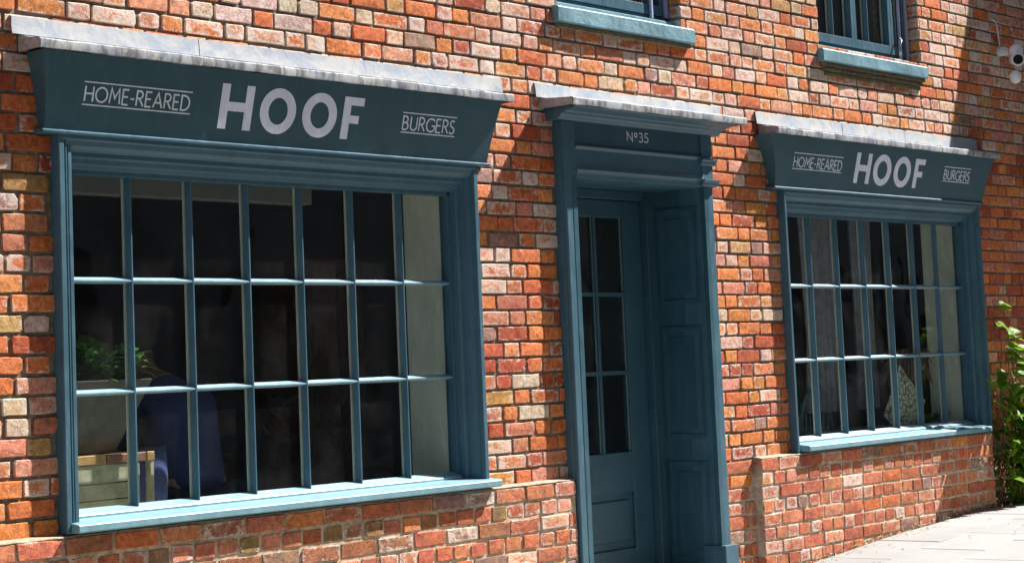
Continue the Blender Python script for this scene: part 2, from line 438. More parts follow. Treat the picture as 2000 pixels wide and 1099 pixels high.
def lay(x0, x1, z, h, y, pat, off, dep=.03, opens=()):
    """one course from x0 to x1 with the given repeating pattern of widths"""
    x = x0-off; i = 0; cuts = []
    while x < x1:
        wd = pat[i % len(pat)]*R.uniform(.95, 1.05); i += 1
        cuts.append((x, x+wd)); x += wd+J*R.uniform(.8, 1.25)
    segs = [(x0, x1)]
    for o in opens:
        if o[2] < z+h*.5 and o[3] > z+h*.55:
            ns = []
            for a, b in segs:
                if o[1] <= a or o[0] >= b: ns.append((a, b)); continue
                if o[0] > a: ns.append((a, o[0]-.002))
                if o[1] < b: ns.append((o[1]+.002, b))
            segs = ns
    for a, b in segs:
        for c0, c1 in cuts:
            p, q_ = max(a, c0), min(b, c1)
            if q_-p < .028: continue
            hh = h*R.uniform(.97, 1.03)
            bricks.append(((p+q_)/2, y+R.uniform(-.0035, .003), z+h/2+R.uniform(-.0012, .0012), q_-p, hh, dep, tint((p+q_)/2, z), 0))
PITCH = .075; ST, HD = .212, .108
k = 0
zc = 1.739-PITCH*26+.0065
ci = 0
while zc < ZT-.08:
    fl = ci % 2
    if zc < .70:
        # plinth: header courses alternating with stretchers
        pat = [HD]*1 if fl else [ST]
        y1 = -.046; y2 = -.051
        if zc+.06 > gz(-1): lay(X0, 2.26, zc, .062, y1, pat, R.uniform(0, .2), .045)
        lay(3.57, 3.912, zc, .062, 0, [HD, ST], R.uniform(0, .2))
        if zc+.06 > gz(4): lay(3.916, 6.70, zc, .0635, y2, pat, 0 if fl else .05, .055)
        lay(6.703, X1, zc, .062, 0, [ST, HD], R.uniform(0, .3))
    else:
        pat = [ST, HD] if R.random() < .7 else [ST, HD, HD, ST, HD]
        lay(X0, X1, zc, .0618, 0, pat, (.17 if fl else 0)+R.uniform(0, .05)+.1, opens=OPEN)
    zc += PITCH; ci += 1
# reveals of the two upper window openings
for xr in (3.427, 6.132):
    z = 1.739+PITCH*18+.0065
    i = 0
    while z < ZT-.1:
        bricks.append((xr-.002, .05, z+.031, .094, .061, .02, tint(0, 3.), -1)); z += PITCH; i += 1

def proj(p):
    d = Vector(p)-CAM; zc_ = d.dot(fw)
    return PPX+FPX*d.dot(rr)/zc_, PPY-FPX*d.dot(uu)/zc_, zc_
HID = [(-.95,1.85,2.27,2.70), (2.13,3.74,2.55,2.70), (4.1,6.92,2.27,2.70)]
def score(b):
    u_, v_, zz = proj((b[0], b[1], b[2]))
    if not (0 < u_ < 2000 and 0 < v_ < 1099): return 0
    if any(h[0] < b[0] < h[1] and h[2] < b[2] < h[3] for h in HID): return 0
    if b[2] < gz(b[0]): return 0
    return b[3]*b[4]/(zz*zz)*(1 if b[7] == 0 else .2)
order = sorted(range(len(bricks)), key=lambda i: -score(bricks[i]))
single = set(order[:298])
rb = random.Random(3)
VAR = {}
def variant(w_, h_, dep):
    key = (round(w_/.02), dep); lst = VAR.setdefault(key, [])
    if len(lst) < (7 if key[0] in (5, 6, 11) else 3):
        v, f, rim = brick_shape(rb, w_, h_, dep)
        me = bpy.data.meshes.new('brick'); me.from_pydata(v, [], f); me.materials.append(BRICK_O)
        at = me.attributes.new('rim', 'FLOAT', 'POINT'); at.data.foreach_set('value', rim)
        lst.append((me, w_, h_)); return lst[-1]
    return rb.choice(lst)
JV, JF, JR, JT = [], [], [], []
for i, (cx, cy, cz, bw, bh, dep, tn, rot) in enumerate(bricks):
    if i in single and rot == 0:
        me, mw, mh = variant(bw, bh, dep)
        o = bpy.data.objects.new('brick', me); o.location = (cx, cy, cz); o.scale = (bw/mw, 1, bh/mh); o.color = tn; o.rotation_euler = (0, R.gauss(0, .006)*min(1, .12/bw), 0)
        link(o, building)
    else:
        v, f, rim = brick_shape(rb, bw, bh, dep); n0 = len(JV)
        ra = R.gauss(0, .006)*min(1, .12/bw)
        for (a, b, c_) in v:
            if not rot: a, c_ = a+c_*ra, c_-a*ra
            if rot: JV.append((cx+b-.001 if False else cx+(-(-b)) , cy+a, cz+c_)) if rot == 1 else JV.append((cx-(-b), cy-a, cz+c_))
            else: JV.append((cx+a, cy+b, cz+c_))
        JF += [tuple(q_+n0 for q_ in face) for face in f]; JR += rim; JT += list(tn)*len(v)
me = bpy.data.meshes.new('brick_courses'); me.from_pydata(JV, [], JF); me.materials.append(BRICK_A)
me.attributes.new('rim', 'FLOAT', 'POINT').data.foreach_set('value', JR)
me.attributes.new('tint', 'FLOAT_COLOR', 'POINT').data.foreach_set('color', JT)
o = link(bpy.data.objects.new('brick_courses', me), building); o['kind'] = 'stuff'

# ------------------------------------------------------------------ shop windows
def shop_window(ox, oL, wL, oR, sillx, label):
    """ox offset of the glazing, oL outer left x, wL width of left casing face, oR outer right x"""
    xL, xR = -.681+ox, 1.508+ox; zb, zt = .853, 2.125; yb = .054
    f = MB()
    # right jamb stepping outwards
    f.prism([(xR,.10),(xR,.048),(xR+.018,.048),(xR+.018,.028),(xR+.03,.028),(xR+.036,.018),(xR+.05,.014),(xR+.05,.002),(xR+.064,-.004),(xR+.074,-.016),
             (xR+.08,-.022),(xR+.08,-.034),(oR-.03,-.036),(oR-.028,-.044),(oR-.004,-.044),(oR,-.040),(oR,.10)], 'z', .775, 2.28)
    # left jamb: reeded face
    g1 = .006
    pr = [(oL,.10),(oL,-.043),(oL+.003,-.046),(oL+wL*.38,-.046),(oL+wL*.40,-.034),(oL+wL*.40+g1,-.034),(oL+wL*.42+g1,-.042),(oL+wL*.60,-.042),
          (oL+wL*.62,-.028),(oL+wL*.62+g1,-.028),(oL+wL*.66+g1,-.036),(oL+wL,-.036),(oL+wL,.0),(max(oL+wL+.003, xL-.03),.02),(max(oL+wL+.004, xL-.02),.048),(max(oL+wL+.005, xL),.048),(max(oL+wL+.005, xL),.10)]
    f.prism(pr, 'z', .775, 2.28)
    # head mouldings
    f.prism([(.10,zt),(.048,zt),(.048,zt+.018),(.030,zt+.020),(.026,zt+.032),(.010,zt+.036),(.006,zt+.055),(-.010,zt+.060),(-.010,zt+.078),(-.022,zt+.084),(-.034,zt+.098),
             (-.040,zt+.118),(-.047,zt+.122),(-.047,zt+.145),(.10,zt+.150)], 'x', oL+.004, oR-.004)
    fr = f.build('shop_window', TEAL, building, bevel=.0015); fr['label'] = label
    f = MB()
    f.prism([(.10,.80),(.032,.80),(.030,.829),(.033,.833),(.078,.853),(.10,.853)], 'x', xL-.02, xR+.012)
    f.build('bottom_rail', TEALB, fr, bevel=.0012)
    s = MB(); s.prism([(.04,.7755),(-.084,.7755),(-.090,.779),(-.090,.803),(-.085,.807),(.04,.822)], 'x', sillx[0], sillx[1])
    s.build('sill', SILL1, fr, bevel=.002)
    # glazing bars
    hn, hb = .003, .011
    for i in range(6):
        x = -.3685+ox+i*.3128+R.uniform(-.0015, .0015)
        m = MB(); m.prism([(x-hb,.080),(x-hn,yb-.001),(x+hn,yb-.001),(x+hb,.080)], 'z', .836, zt+.01)
        b = m.build('glazing_bar', TEAL, fr)
        m = MB(); m.prism([(x-.019,.0845),(x+.019,.0845),(x+.019,.0895),(x+.010,.096),(x-.010,.096),(x-.019,.0895)], 'z', .84, zt+.005)
        m.build('inner_bar', BARBACK, fr)
    for z in (1.7152, 1.2834):
        z += .004
        m = MB(); m.prism([(.0805,z-.011),(yb,z-.004),(yb,z+.001),(.0805,z+.013)], 'x', xL-.002, xR+.002)
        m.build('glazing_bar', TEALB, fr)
        m = MB(); m.prism([(.085,z-.012),(.085,z+.012),(.094,z+.008),(.094,z-.008)], 'x', xL, xR)
        m.build('inner_bar', BARBACK, fr)
    # panes
    ex = [xL]+[-.3685+ox+i*.3128 for i in range(6)]+[xR]; ez = [.845, 1.2874, 1.7192, zt+.002]
    for i in range(7):
        for j in range(3):
            t1, t2 = R.uniform(-.003, .003), R.uniform(-.003, .003)
            a, b, c_, d = ex[i]+.001, ex[i+1]-.001, ez[j]+.001, ez[j+1]-.001
            mesh_obj('pane', [(a,.082-t1,c_),(b,.082+t1,c_),(b,.082+t2,d),(a,.082-t2,d)], [(0,1,2,3)], GLASS, fr)
    # plastered reveals inside
    m = MB(); m.box(xR+.008, oR-.001, .101, .335, .80, 2.16); m.box(oL+.001, xL-.006, .101, .335, .80, 2.16)
    m.box(oL+.001, oR-.001, .101, .335, 2.16, 2.284)
    m.build('plaster_reveal', CREAM, fr)
    if ox == 0: MB().box(-.66, .74, .16, .235, 2.066, 2.155, .004).build('soffit_strip', SOFFITM, fr)  # added strip standing in for the lit soffit of the reveal
    m = MB(); m.box(oL+.001, oR-.001, .101, .56, .785, .7995); m.build('window_board', CREAM, fr)
    return fr


OX = 5.0982
shop_window(0, -.79, .066, 1.628, (-.768, 1.66), 'shopfront window with a potted plant and crate behind the glass')
shop_window(OX, 4.308, .036, 6.738, (4.366, 6.625), 'shopfront window beside the climbing plant, with a chair and patterned cushion inside')

# ------------------------------------------------------------------ fascia signs
def stroke_glyphs():
    G = {}
    def arc(cx, cy, rx, ry, a0, a1, n=14): return [(cx+rx*math.cos(math.radians(a0+(a1-a0)*i/n)), cy+ry*math.sin(math.radians(a0+(a1-a0)*i/n))) for i in range(n+1)]
    G['H'] = (.70, [[(.06,0),(.06,1)],[(.64,0),(.64,1)],[(.06,.52),(.64,.52)]])
    G['O'] = (.92, [arc(.46,.5,.42,.48,0,360,28)])
    G['M'] = (.86, [[(.05,0),(.14,1),(.43,.36),(.72,1),(.81,0)]])
    G['E'] = (.52, [[(.48,1),(.06,1),(.06,0),(.48,0)],[(.06,.52),(.44,.52)]])
    G['-'] = (.34, [[(.04,.42),(.30,.42)]])
    G['R'] = (.60, [[(.06,0),(.06,1),(.26,1)]+arc(.26,.75,.24,.25,90,-90,10)[1:]+[(.06,.5)],[(.26,.5),(.58,0)]])
    G['A'] = (.74, [[(.03,0),(.37,1),(.71,0)],[(.14,.33),(.60,.33)]])
    G['D'] = (.76, [[(.06,0),(.06,1),(.26,1)]+arc(.26,.5,.44,.5,90,-90,16)[1:]+[(.06,0)]])
    G['B'] = (.60, [[(.06,0),(.06,1),(.26,1)]+arc(.26,.76,.21,.24,90,-90,9)[1:]+[(.06,.52)],[(.26,.52)]+arc(.28,.26,.26,.26,90,-90,9)+[(.06,0)]])
    G['U'] = (.70, [[(.07,1)]+[(.07,.36)]+arc(.35,.30,.28,.29,180,360,12)+[(.63,1)]])
    G['G'] = (.82, [arc(.48,.5,.43,.49,42,325,22)+[(.83,.45),(.56,.45)]])
    G['S'] = (.52, [arc(.27,.76,.20,.235,40,250,12)+arc(.24,.25,.225,.245,70,-150,13)])
    G['N'] = (.76, [[(.07,0),(.07,1),(.69,0),(.69,1)]])
    G['o'] = (.42, [arc(.20,.72,.16,.22,0,360,18)])
    G['3'] = (.50, [arc(.22,.76,.20,.235,140,-90,12)+arc(.20,.27,.25,.27,88,-140,14)])
    G['5'] = (.54, [[(.46,1),(.15,1),(.09,.56)]+arc(.20,.31,.27,.30,110,-140,14)])
    return G
GL = stroke_glyphs()
def ribbon(m, pts, wd, T, lift, th=.0009):
    """thick flat ribbon along pts (u,v) mapped by T(u,v,out)"""
    n_ = len(pts); closed = (Vector(pts[0])-Vector(pts[-1])).length < 1e-6
    L, Rr = [], []
    for i, p in enumerate(pts):
        p = Vector(p)
        a = Vector(pts[i-1]) if i else (Vector(pts[-2]) if closed else None)
        b = Vector(pts[i+1]) if i < n_-1 else (Vector(pts[1]) if closed else None)
        d1 = (p-a).normalized() if a is not None else None; d2 = (b-p).normalized() if b is not None else None
        if d1 is None: d1 = d2
        if d2 is None: d2 = d1
        n1 = Vector((-d1.y, d1.x)); n2 = Vector((-d2.y, d2.x)); nn = (n1+n2)
        nn = nn.normalized() if nn.length > .2 else n1
        k = 1/max(.45, nn.dot(n1))
        L.append(p+nn*wd*.5*k); Rr.append(p-nn*wd*.5*k)
    v = [T(*q_, lift) for q_ in L]+[T(*q_, lift) for q_ in Rr]+[T(*q_, lift+th) for q_ in L]+[T(*q_, lift+th) for q_ in Rr]
    f = []
    for i in range(n_-1):
        f += [(2*n_+i, 2*n_+i+1, 3*n_+i+1, 3*n_+i), (i, i+1, 2*n_+i+1, 2*n_+i), (n_+i+1, n_+i, 3*n_+i, 3*n_+i+1)]
    f += [(0, 2*n_, 3*n_, n_), (n_-1, 2*n_-1, 4*n_-1, 3*n_-1)]
    m.add(v, f)
def word(m, txt, u0, u1, v0, h, wd, T, sp=.10):
    tot = sum(GL[c][0] for c in txt)+sp*(len(txt)-1); sx = (u1-u0)/tot; u = u0; l = 0
    for c in txt:
        gw, st = GL[c]
        for s_ in st:
            ribbon(m, [(u+x*sx, v0+y_*h) for x, y_ in s_], wd, T, .0006+.0002*(l % 5)); l += 1
        u += (gw+sp)*sx
def poly_letter(name, outer, inner, T, parent, mat):
    """flat letter, 2 mm thick; inner = hole loop with same count as outer or None"""
    m = MB(); n_ = len(outer)
    if inner:
        v = [T(*p, .0005) for p in outer]+[T(*p, .0005) for p in inner]+[T(*p, .0025) for p in outer]+[T(*p, .0025) for p in inner]
        f = []
        for i in range(n_):
            j = (i+1) % n_
            f += [(2*n_+i, 2*n_+j, 3*n_+j, 3*n_+i), (i, j, 2*n_+j, 2*n_+i), (n_+j, n_+i, 3*n_+i, 3*n_+j)]
        m.add(v, f)
    else:
        v = [T(*p, .0005) for p in outer]+[T(*p, .0025) for p in outer]
        m.add(v, [tuple(range(n_, 2*n_))]+[(i, (i+1) % n_, n_+(i+1) % n_, n_+i) for i in range(n_)])
    return m.build(name, mat, parent)
SY0, SZ0, SY1, SZ1 = -.045, 2.276, -.12, 2.565
def lead_cap(parent, fx0, fx1, lx0, lx1, yl, zl0, zl1, seams, seed):
    """flashing strip against the wall, sloping cover and front lip, all crumpled lead"""
    rs = random.Random(seed)
    edges = [fx0]+seams+[fx1]
    for i, (a, b) in enumerate(zip(edges, edges[1:])):
        n_ = max(6, int((b-a)/.05)); vs_, fs = [], []
        a2 = a+(.005 if i else 0); lift = 0
        prof = [(.004,2.700),(-.008,2.697),(-.011,2.664),(-.015,2.630)]
        for k_ in range(n_+1):
            x = a2+(b-a2)*k_/n_; wv = noise.noise(Vector((x*6, seed, 0)))*.0012
            for pi, (yy, zz) in enumerate(prof):
                vs_.append((x+(rs.uniform(-.002, .002) if k_ in (0, n_) else 0), yy+lift+noise.noise(Vector((x*9, zz*9, seed)))*.001*(pi > 0), zz+wv+(noise.noise(Vector((x*14, 3, seed)))*.002 if pi in (0, 1) else 0)))
        p_ = len(prof)
        for k_ in range(n_):
            for q_ in range(p_-1): fs.append((k_*p_+q_, (k_+1)*p_+q_, (k_+1)*p_+q_+1, k_*p_+q_+1))
        o_ = mesh_obj('flashing', vs_, fs, LEAD, parent, False)
        md = o_.modifiers.new('thick', 'SOLIDIFY'); md.thickness = .003; md.offset = -1
    n_ = int((lx1-lx0)/.014); vs_, fs = [], []
    prof = [(.0,2.626),(-.03,2.623),(yl*.55,zl1+(2.623-zl1)*.45),(yl+.006,zl1+.002),(yl,zl1-.003),(yl-.001,(zl0+zl1)/2),(yl+.001,zl0+.001),(yl+.014,zl0)]
    p_ = len(prof)
    for k_ in range(n_+1):
        x = lx0+(lx1-lx0)*k_/n_
        for pi, (yy, zz) in enumerate(prof):
            a_ = .0026 if pi > 2 else .0015
            vs_.append((x, yy+noise.noise(Vector((x*11, zz*8, seed+4)))*a_*.8*(pi > 0), zz+noise.noise(Vector((x*8, pi*.35, seed+9)))*a_))
    for k_ in range(n_):
        for q_ in range(p_-1): fs.append((k_*p_+q_, (k_+1)*p_+q_, (k_+1)*p_+q_+1, k_*p_+q_+1))
    # end faces
    for k_ in (0, n_):
        fs.append(tuple(k_*p_+q_ for q_ in (range(p_) if k_ else range(p_-1, -1, -1))) )
    o_ = mesh_obj('lead_cover', vs_, fs, LEAD, parent, True); o_.data.set_sharp_from_angle(angle=.45)
    # dressed-down end flaps
    for xe, s_ in ((lx0, -1), (lx1, 1)):
        m = MB(); m.prism([(-.002,zl0-.002),(-.002,2.628),(yl*.5,zl1+(2.628-zl1)*.45),(yl+.004,zl1+.001),(yl+.002,zl0)], 'x', xe, xe+s_*.003)
        m.build('end_flap', LEAD2, parent)
LEAD2 = simple('weathered_lead', (.30, .29, .30), .6, 0, 45, .35, .004)
def fascia(ox, label, xl, xr, seed, seams, fx, lx, hs, bs):
    s = thing('fascia_sign', label, 'sign', (0, 0, 0), 'fascia signs over the shop windows')
    nrm = Vector((0, -(SZ1-SZ0), -(SY0-SY1))).normalized(); vdir = Vector((0, SY1-SY0, SZ1-SZ0)).normalized()
    def T(u, v, out): return Vector((u+ox, SY0, SZ0))+vdir*v+nrm*out
    m = MB()
    # board: splayed ends, slightly hollow returns
    xl = (xl[0]+ox, xl[1]+ox); xr = (xr[0]+ox, xr[1]+ox); fx = (fx[0]+ox, fx[1]+ox); lx = (lx[0]+ox, lx[1]+ox); seams = [q_+ox for q_ in seams]
    lv = []
    for i in range(6):
        t = i/5; z = SZ0+(SZ1-SZ0)*t; yf = SY0+(SY1-SY0)*t; e = t**1.5
        L0 = xl[0]+(xl[1]-xl[0])*e; Rr_ = xr[0]+(xr[1]-xr[0])*e
        lv.append([(L0+.012,.02,z),(L0,yf,z),(Rr_,yf,z),(Rr_-.012,.02,z)])
    vs_ = [p for l in lv for p in l]; fs = []
    for i in range(5):
        for j in range(4): fs.append((i*4+j, i*4+(j+1) % 4, (i+1)*4+(j+1) % 4, (i+1)*4+j))
    fs += [(3,2,1,0), (20,21,22,23)]
    m.add(vs_, fs); m.build('board', SIGN, s)
    m = MB(); m.prism([(.02,SZ0-.014),(-.048,SZ0-.014),(-.058,SZ0-.008),(-.058,SZ0-.003),(-.052,SZ0+.001),(.02,SZ0+.001)], 'x', xl[0]-.012, xr[0]+.014)
    m.build('bottom_bead', TEAL, s)
    lead_cap(s, fx[0], fx[1], lx[0], lx[1], -.135, 2.567, 2.602, seams, seed)
    # HOOF
    t_, v0, v1 = .043, .058, .243
    def H(u0, u1):
        a_, b_, c_ = u0, u1, (v0+v1)/2
        return [(a_,v0),(a_+t_,v0),(a_+t_,c_-.018),(b_-t_,c_-.018),(b_-t_,v0),(b_,v0),(b_,v1),(b_-t_,v1),(b_-t_,c_+.020),(a_+t_,c_+.020),(a_+t_,v1),(a_,v1)]
    def O(u0, u1):
        cx, cy, rx, ry = (u0+u1)/2, (v0+v1)/2, (u1-u0)/2, (v1-v0)/2+.004
        o_ = [(cx+rx*math.cos(i*math.pi/24), cy+ry*math.sin(i*math.pi/24)) for i in range(48)]
        i_ = [(cx+(rx-.047)*math.cos(i*math.pi/24), cy+(ry-.040)*math.sin(i*math.pi/24)) for i in range(48)]
        return o_, i_
    poly_letter('letter', H(hs[0], hs[1]), None, T, s, LETTER)
    poly_letter('letter', *O(hs[2], hs[3]), T, s, LETTER); poly_letter('letter', *O(hs[4], hs[5]), T, s, LETTER)
    a_, b_ = hs[6], hs[7]
    poly_letter('letter', [(a_,v0),(a_+t_,v0),(a_+t_,.128),(b_-.022,.128),(b_-.022,.163),(a_+t_,.163),(a_+t_,v1-.036),(b_,v1-.036),(b_,v1),(a_,v1)], None, T, s, LETTER)
    for txt, u0, u1, vv0, hh, r0_, r1_, u2, u3 in bs:
        m = MB(); word(m, txt, u0, u1, vv0, hh, .0072, T); m.build('lettering', LETTERG, s)
        for v in (r0_, r1_):
            m = MB(); ribbon(m, [(u2, v), (u3, v)], .0052, T, .0006); m.build('rule_line', LETTERG, s)
    return s
fascia(0, 'long dark teal fascia board lettered HOOF above the window with the potted plant and crate', (-.856,-.905), (1.695,1.738), 2, [-.052], (-.968, 1.868), (-.93, 1.81),
       (-.008,.170,.213,.417,.457,.661,.698,.819), (('HOME-REARED', -.693, -.167, .118, .058, .192, .105, -.698, -.161), ('BURGERS', 1.078, 1.432, .124, .060, .200, .112, 1.075, 1.437)))
fascia(OX-.02, 'dark teal fascia board lettered HOOF partly in shadow above the window beside the climbing plant', (-.862,-.99), (1.698,1.758), 5, [-.02, .75], (-.97, 1.74), (-.93, 1.83),
       (-.012,.168,.205,.420,.457,.666,.712,.838), (('HOME-REARED', -.708, -.168, .122, .058, .202, .111, -.714, -.165), ('BURGERS', 1.105, 1.462, .132, .060, .212, .120, 1.100, 1.466)))

# ------------------------------------------------------------------ door surround and door
f = MB()
XA, XB, XC, XD = 2.266, 2.361, 3.474, 3.567
def pilaster(m, a, b, side):
    # moulded on the outer side, face proud
    m.prism([(a,.10),(a,-.030),(a+.006,-.034),(a+.006,-.052),(a+.011,-.060),(b-.006,-.060),(b,-.054),(b,.10)], 'z', -.3, 2.25)
pilaster(f, XA, XB, 0); pilaster(f, XC, XD, 1)
surround = f.build('door_surround', TEAL, building, bevel=.0015)
for a, b in ((XA, XB), (XC, XD)):
  m = MB(); m.box(a-.004*(a > 3), b+.004*(a > 3), -.0605, .09, 2.2505, 2.52)
  for zc_, pr_ in (((2.392, .022), (2.278, .030)) if a > 3 else ()):
        m.prism([(.09,zc_),(-.062-pr_,zc_),(-.062-pr_,zc_-.008),(-.062-pr_*.6,zc_-.016),(-.062-pr_*.5,zc_-.028),(-.062-pr_*.1,zc_-.036),(.09,zc_-.036)], 'x', a-.008-pr_*.6, b+.006+pr_*.8)
  m.build('pilaster_capital', TEAL, surround, bevel=.001)
m = MB(); m.box(XB-.001+.006, XC-.006, -.052, .10, 2.404, 2.54)
m.build('frieze', TEAL_DOOR, surround)
m = MB()
m.prism([(.09,2.403),(-.066,2.403),(-.066,2.397),(-.061,2.391),(-.055,2.384),(-.054,2.300),(-.058,2.292),(-.070,2.287),(-.071,2.279),(-.064,2.272),(-.060,2.262),(-.056,2.240),(-.03,2.236),(.09,2.236)], 'x', XB+.0045, XC-.0045)
m.build('architrave', TEAL, surround, bevel=.001)
m = MB()
m.prism([(.03,2.521),(-.078,2.521),(-.084,2.53),(-.090,2.533),(-.10,2.545),(-.125,2.55),(-.13,2.558),(-.155,2.560),(-.185,2.568),(-.19,2.577),(.03,2.60)], 'x', XA-.055, XD+.055)
m.build('cornice', TEAL, surround, bevel=.001)
lead_cap(surround, 2.126, 3.745, 2.168, 3.705, -.212, 2.576, 2.611, [], 11)
for a, b in ((XA-.012, XB+.012), (XC-.012, XD+.016)): m = MB(); m.box(a, b, -.092, .05, -.3, .335); m.build('plinth_block', TEAL, surround, bevel=.003)
# lettering No 35
def TD(u, v, out): return Vector((u, -.052-out, v))
m = MB(); word(m, 'No35', 2.808, 3.000, 2.451, .046, .0068, TD, .14)
m.build('number', LETTERG, surround)
# lining, soffit, frame
m = MB()
m.box(XC+.002, XC+.035, -.062, .30, -.3, 2.25); m.box(XB-.035, XB-.002, -.062, .30, -.3, 2.25)
m.box(XB-.002, XC+.002, -.04, .30, 2.237, 2.27)
m.build('jamb_lining', TEAL_DOOR, surround)
m = MB()
xi = XC+.002
for z0, z1 in ((.25, .78), (.90, 1.50), (1.62, 2.14)):
    y0, y1 = -.01, .26
    m.box(xi-.007, xi+.001, y0, y0+.025, z0, z1); m.box(xi-.007, xi+.001, y1-.025, y1, z0, z1)
    m.box(xi-.0065, xi+.001, y0+.0251, y1-.0251, z0, z0+.025); m.box(xi-.0065, xi+.001, y0+.0251, y1-.0251, z1-.025, z1)
    m.box(xi-.004, xi+.001, y0+.055, y1-.055, z0+.055, z1-.055)
m.build('panel_moulding', TEAL_DOOR, surround, bevel=.002)
DL, DR, DT, DY = 2.555, 3.372, 2.185, .30
m = MB(); m.box(DR+.003, XC+.034, .27, .36, -.3, 2.236); m.box(XB-.034, DL-.003, .27, .36, -.3, 2.236); m.box(DL-.003, DR+.003, .27, .36, DT+.003, 2.236)
m.box(DR+.003, DR+.018, .255, .27, 0, 2.2)
m.build('door_frame', TEAL_DOOR, surround, bevel=.003)
m = MB(); m.box(XB-.02, XC+.02, -.06, .36, -.3, .13); m.build('threshold', JOINT, surround)
# door leaf
GLx, GRx, GB, GT = 2.722, 3.208, .848, 2.092
m = MB()
m.box(DL, GLx, DY, DY+.045, .14, DT); m.box(GRx, DR, DY, DY+.045, .14, DT)
m.box(GLx, GRx, DY+.0005, DY+.0445, GT, DT); m.box(GLx, GRx, DY+.0005, DY+.0445, .64, GB); m.box(GLx, GRx, DY+.0005, DY+.0445, .14, .345)
door = m.build('door', TEAL_DOOR, building, bevel=.004)
m = MB(); m.box(GLx-.001, GRx+.001, DY+.018, DY+.03, .344, .641)
m.box(GLx+.04, GRx-.04, DY+.006, DY+.02, .385, .60, .006); m.build('panel', TEAL_DOOR, door)
m = MB(); xm = 2.965
m.box(xm-.012, xm+.012, DY+.004, DY+.04, GB, GT); m.build('glazing_bar', TEAL_DOOR, door)
for z in (1.682, 1.266):
    m = MB(); m.box(GLx, GRx, DY+.005, DY+.039, z-.011, z+.011); m.build('glazing_bar', TEAL_DOOR, door)
m = MB()
for x in (xm-.020, GRx-.008): m.box(x, x+.007, DY+.012, DY+.018, GB, GT)
for x in (GLx+.001,): m.box(x, x+.007, DY+.012, DY+.018, GB, GT)
m.build('glazing_bead', BEADM, door)
for a, b in ((GLx, xm), (xm, GRx)):
    for c_, d in ((GB, 1.266), (1.266, 1.682), (1.682, GT)):
        mesh_obj('pane', [(a,DY+.022,c_),(b,DY+.022,c_),(b,DY+.022,d),(a,DY+.022,d)], [(0,1,2,3)], GLASS, door)
m = MB(); m.tube([(2.60,DY,1.15),(2.60,DY-.045,1.15)], [.01,.01]); m.tube([(2.60,DY-.045,1.15),(2.60,DY-.075,1.15)], [.026,.02], 12)
m.build('handle', METAL, door, True)

# ------------------------------------------------------------------ upper casement windows
def casement(x0, x1, zs, sill, label, splits, stay, nlay):
    """splits: list of (x, kind) along the frame"""
    zt = 4.4; yF = .085
    m = MB(); m.box(x0, x0+.035, yF, .15, zs, zt); m.box(x1-.045, x1, yF, .15, zs, zt); m.box(x0+.035, x1-.045, yF, .15, zs, zs+.06)
    m.box(x0+.035, x1-.045, yF, .15, zt-.06, zt)
    fr = m.build('casement_window', TEAL, building, bevel=.002); fr['label'] = label
    # sub-sill (timber nosing)
    m = MB(); m.prism([(.15,zs+.002),(.035,zs+.002),(.035,zs+.028),(.084,zs+.040),(.15,zs+.040)], 'x', x0+.002, x1-.002); m.build('timber_nosing', SILLP, fr, bevel=.002)
    # stone sill, painted
    bm = bmesh.new(); sx0, sx1, sz0, sz1 = sill; ns = 30
    m = MB(); m.prism([(.10,sz0),(-.036,sz0),(-.042,sz0+.006),(-.042,sz1-.008),(-.034,sz1),(.10,zs+.004)], 'x', sx0, sx1, ns)
    for v in m.v:
        if sx0+.001 < v.x < sx1-.001 or True:
            d = noise.noise(Vector((v.x*7, v.y*20, v.z*20)))*.0035
            if v.y < .05: v.y += d; v.z += d*.7
    m.build('stone_sill', SILLP, fr, fix=True)
    bm.free()
    for i in range(nlay):
        m = MB(); zt_ = sz0-.002-i*.026
        m.prism([(.02,zt_),(-.024+i*.008,zt_),(-.026+i*.008,zt_-.004),(-.026+i*.008,zt_-.022),(.02,zt_-.022)], 'x', sx0+.02+i*.02, sx1-.02-i*.02, 24)
        for v in m.v:
            if v.y < 0: v.z += noise.noise(Vector((v.x*9, i, 0)))*.004; v.y += noise.noise(Vector((v.x*13, i, 5)))*.005
        m.build('corbel_course', CORBEL, fr)
    zb = zs+.062
    for a, b, bars, pale in splits:      # one sash: a..b with bars at x list
        m = MB(); m.box(a, a+.032, .075, .12, zb, zt-.062); m.box(b-.032, b, .075, .12, zb, zt-.062); m.box(a+.032, b-.032, .0755, .1195, zb, zb+.055)
        m.box(a+.032, b-.032, .0755, .1195, zt-.12, zt-.062)
        sh = m.build('sash', TEAL, fr, bevel=.002)
        ed = [a+.032]+bars+[b-.032]
        for x in bars:
            m = MB(); m.prism([(x-.011,.110),(x-.003,.082),(x+.003,.082),(x+.011,.110)], 'z', zb+.05, zt-.1); m.build('glazing_bar', TEAL, fr)
        for x in bars+[b-.032]:
            m = MB(); m.box(x-.021, x-.006, .1145, .122, zb+.056, zt-.12); m.build('inner_bar', BARBACK, fr)
        for c_, d in zip(ed, ed[1:]):
            mesh_obj('pane', [(c_,.112,zb+.05),(d,.112,zb+.05),(d,.112,zt-.1),(c_,.112,zt-.1)], [(0,1,2,3)], GLASS, fr)
    m = MB()
    for x in stay: m.box(x, x+.012, .058, .074, zs+.04, zt-.2)
    m.build('sash_edge', PALEP, fr)
    return fr
PALEP = paint('pale_lilac_paint', (.42, .42, .62), .6, .06)  # pale lilac strips, lighter than the teal around them
c1 = casement(2.357, 3.425, 3.112, (2.302, 3.497, 3.021, 3.103), 'upper casement window above the door with a rough teal sill', [(2.40,2.86,[2.63],0), (2.86,3.37,[3.10,3.262],0)], [3.245], 1)
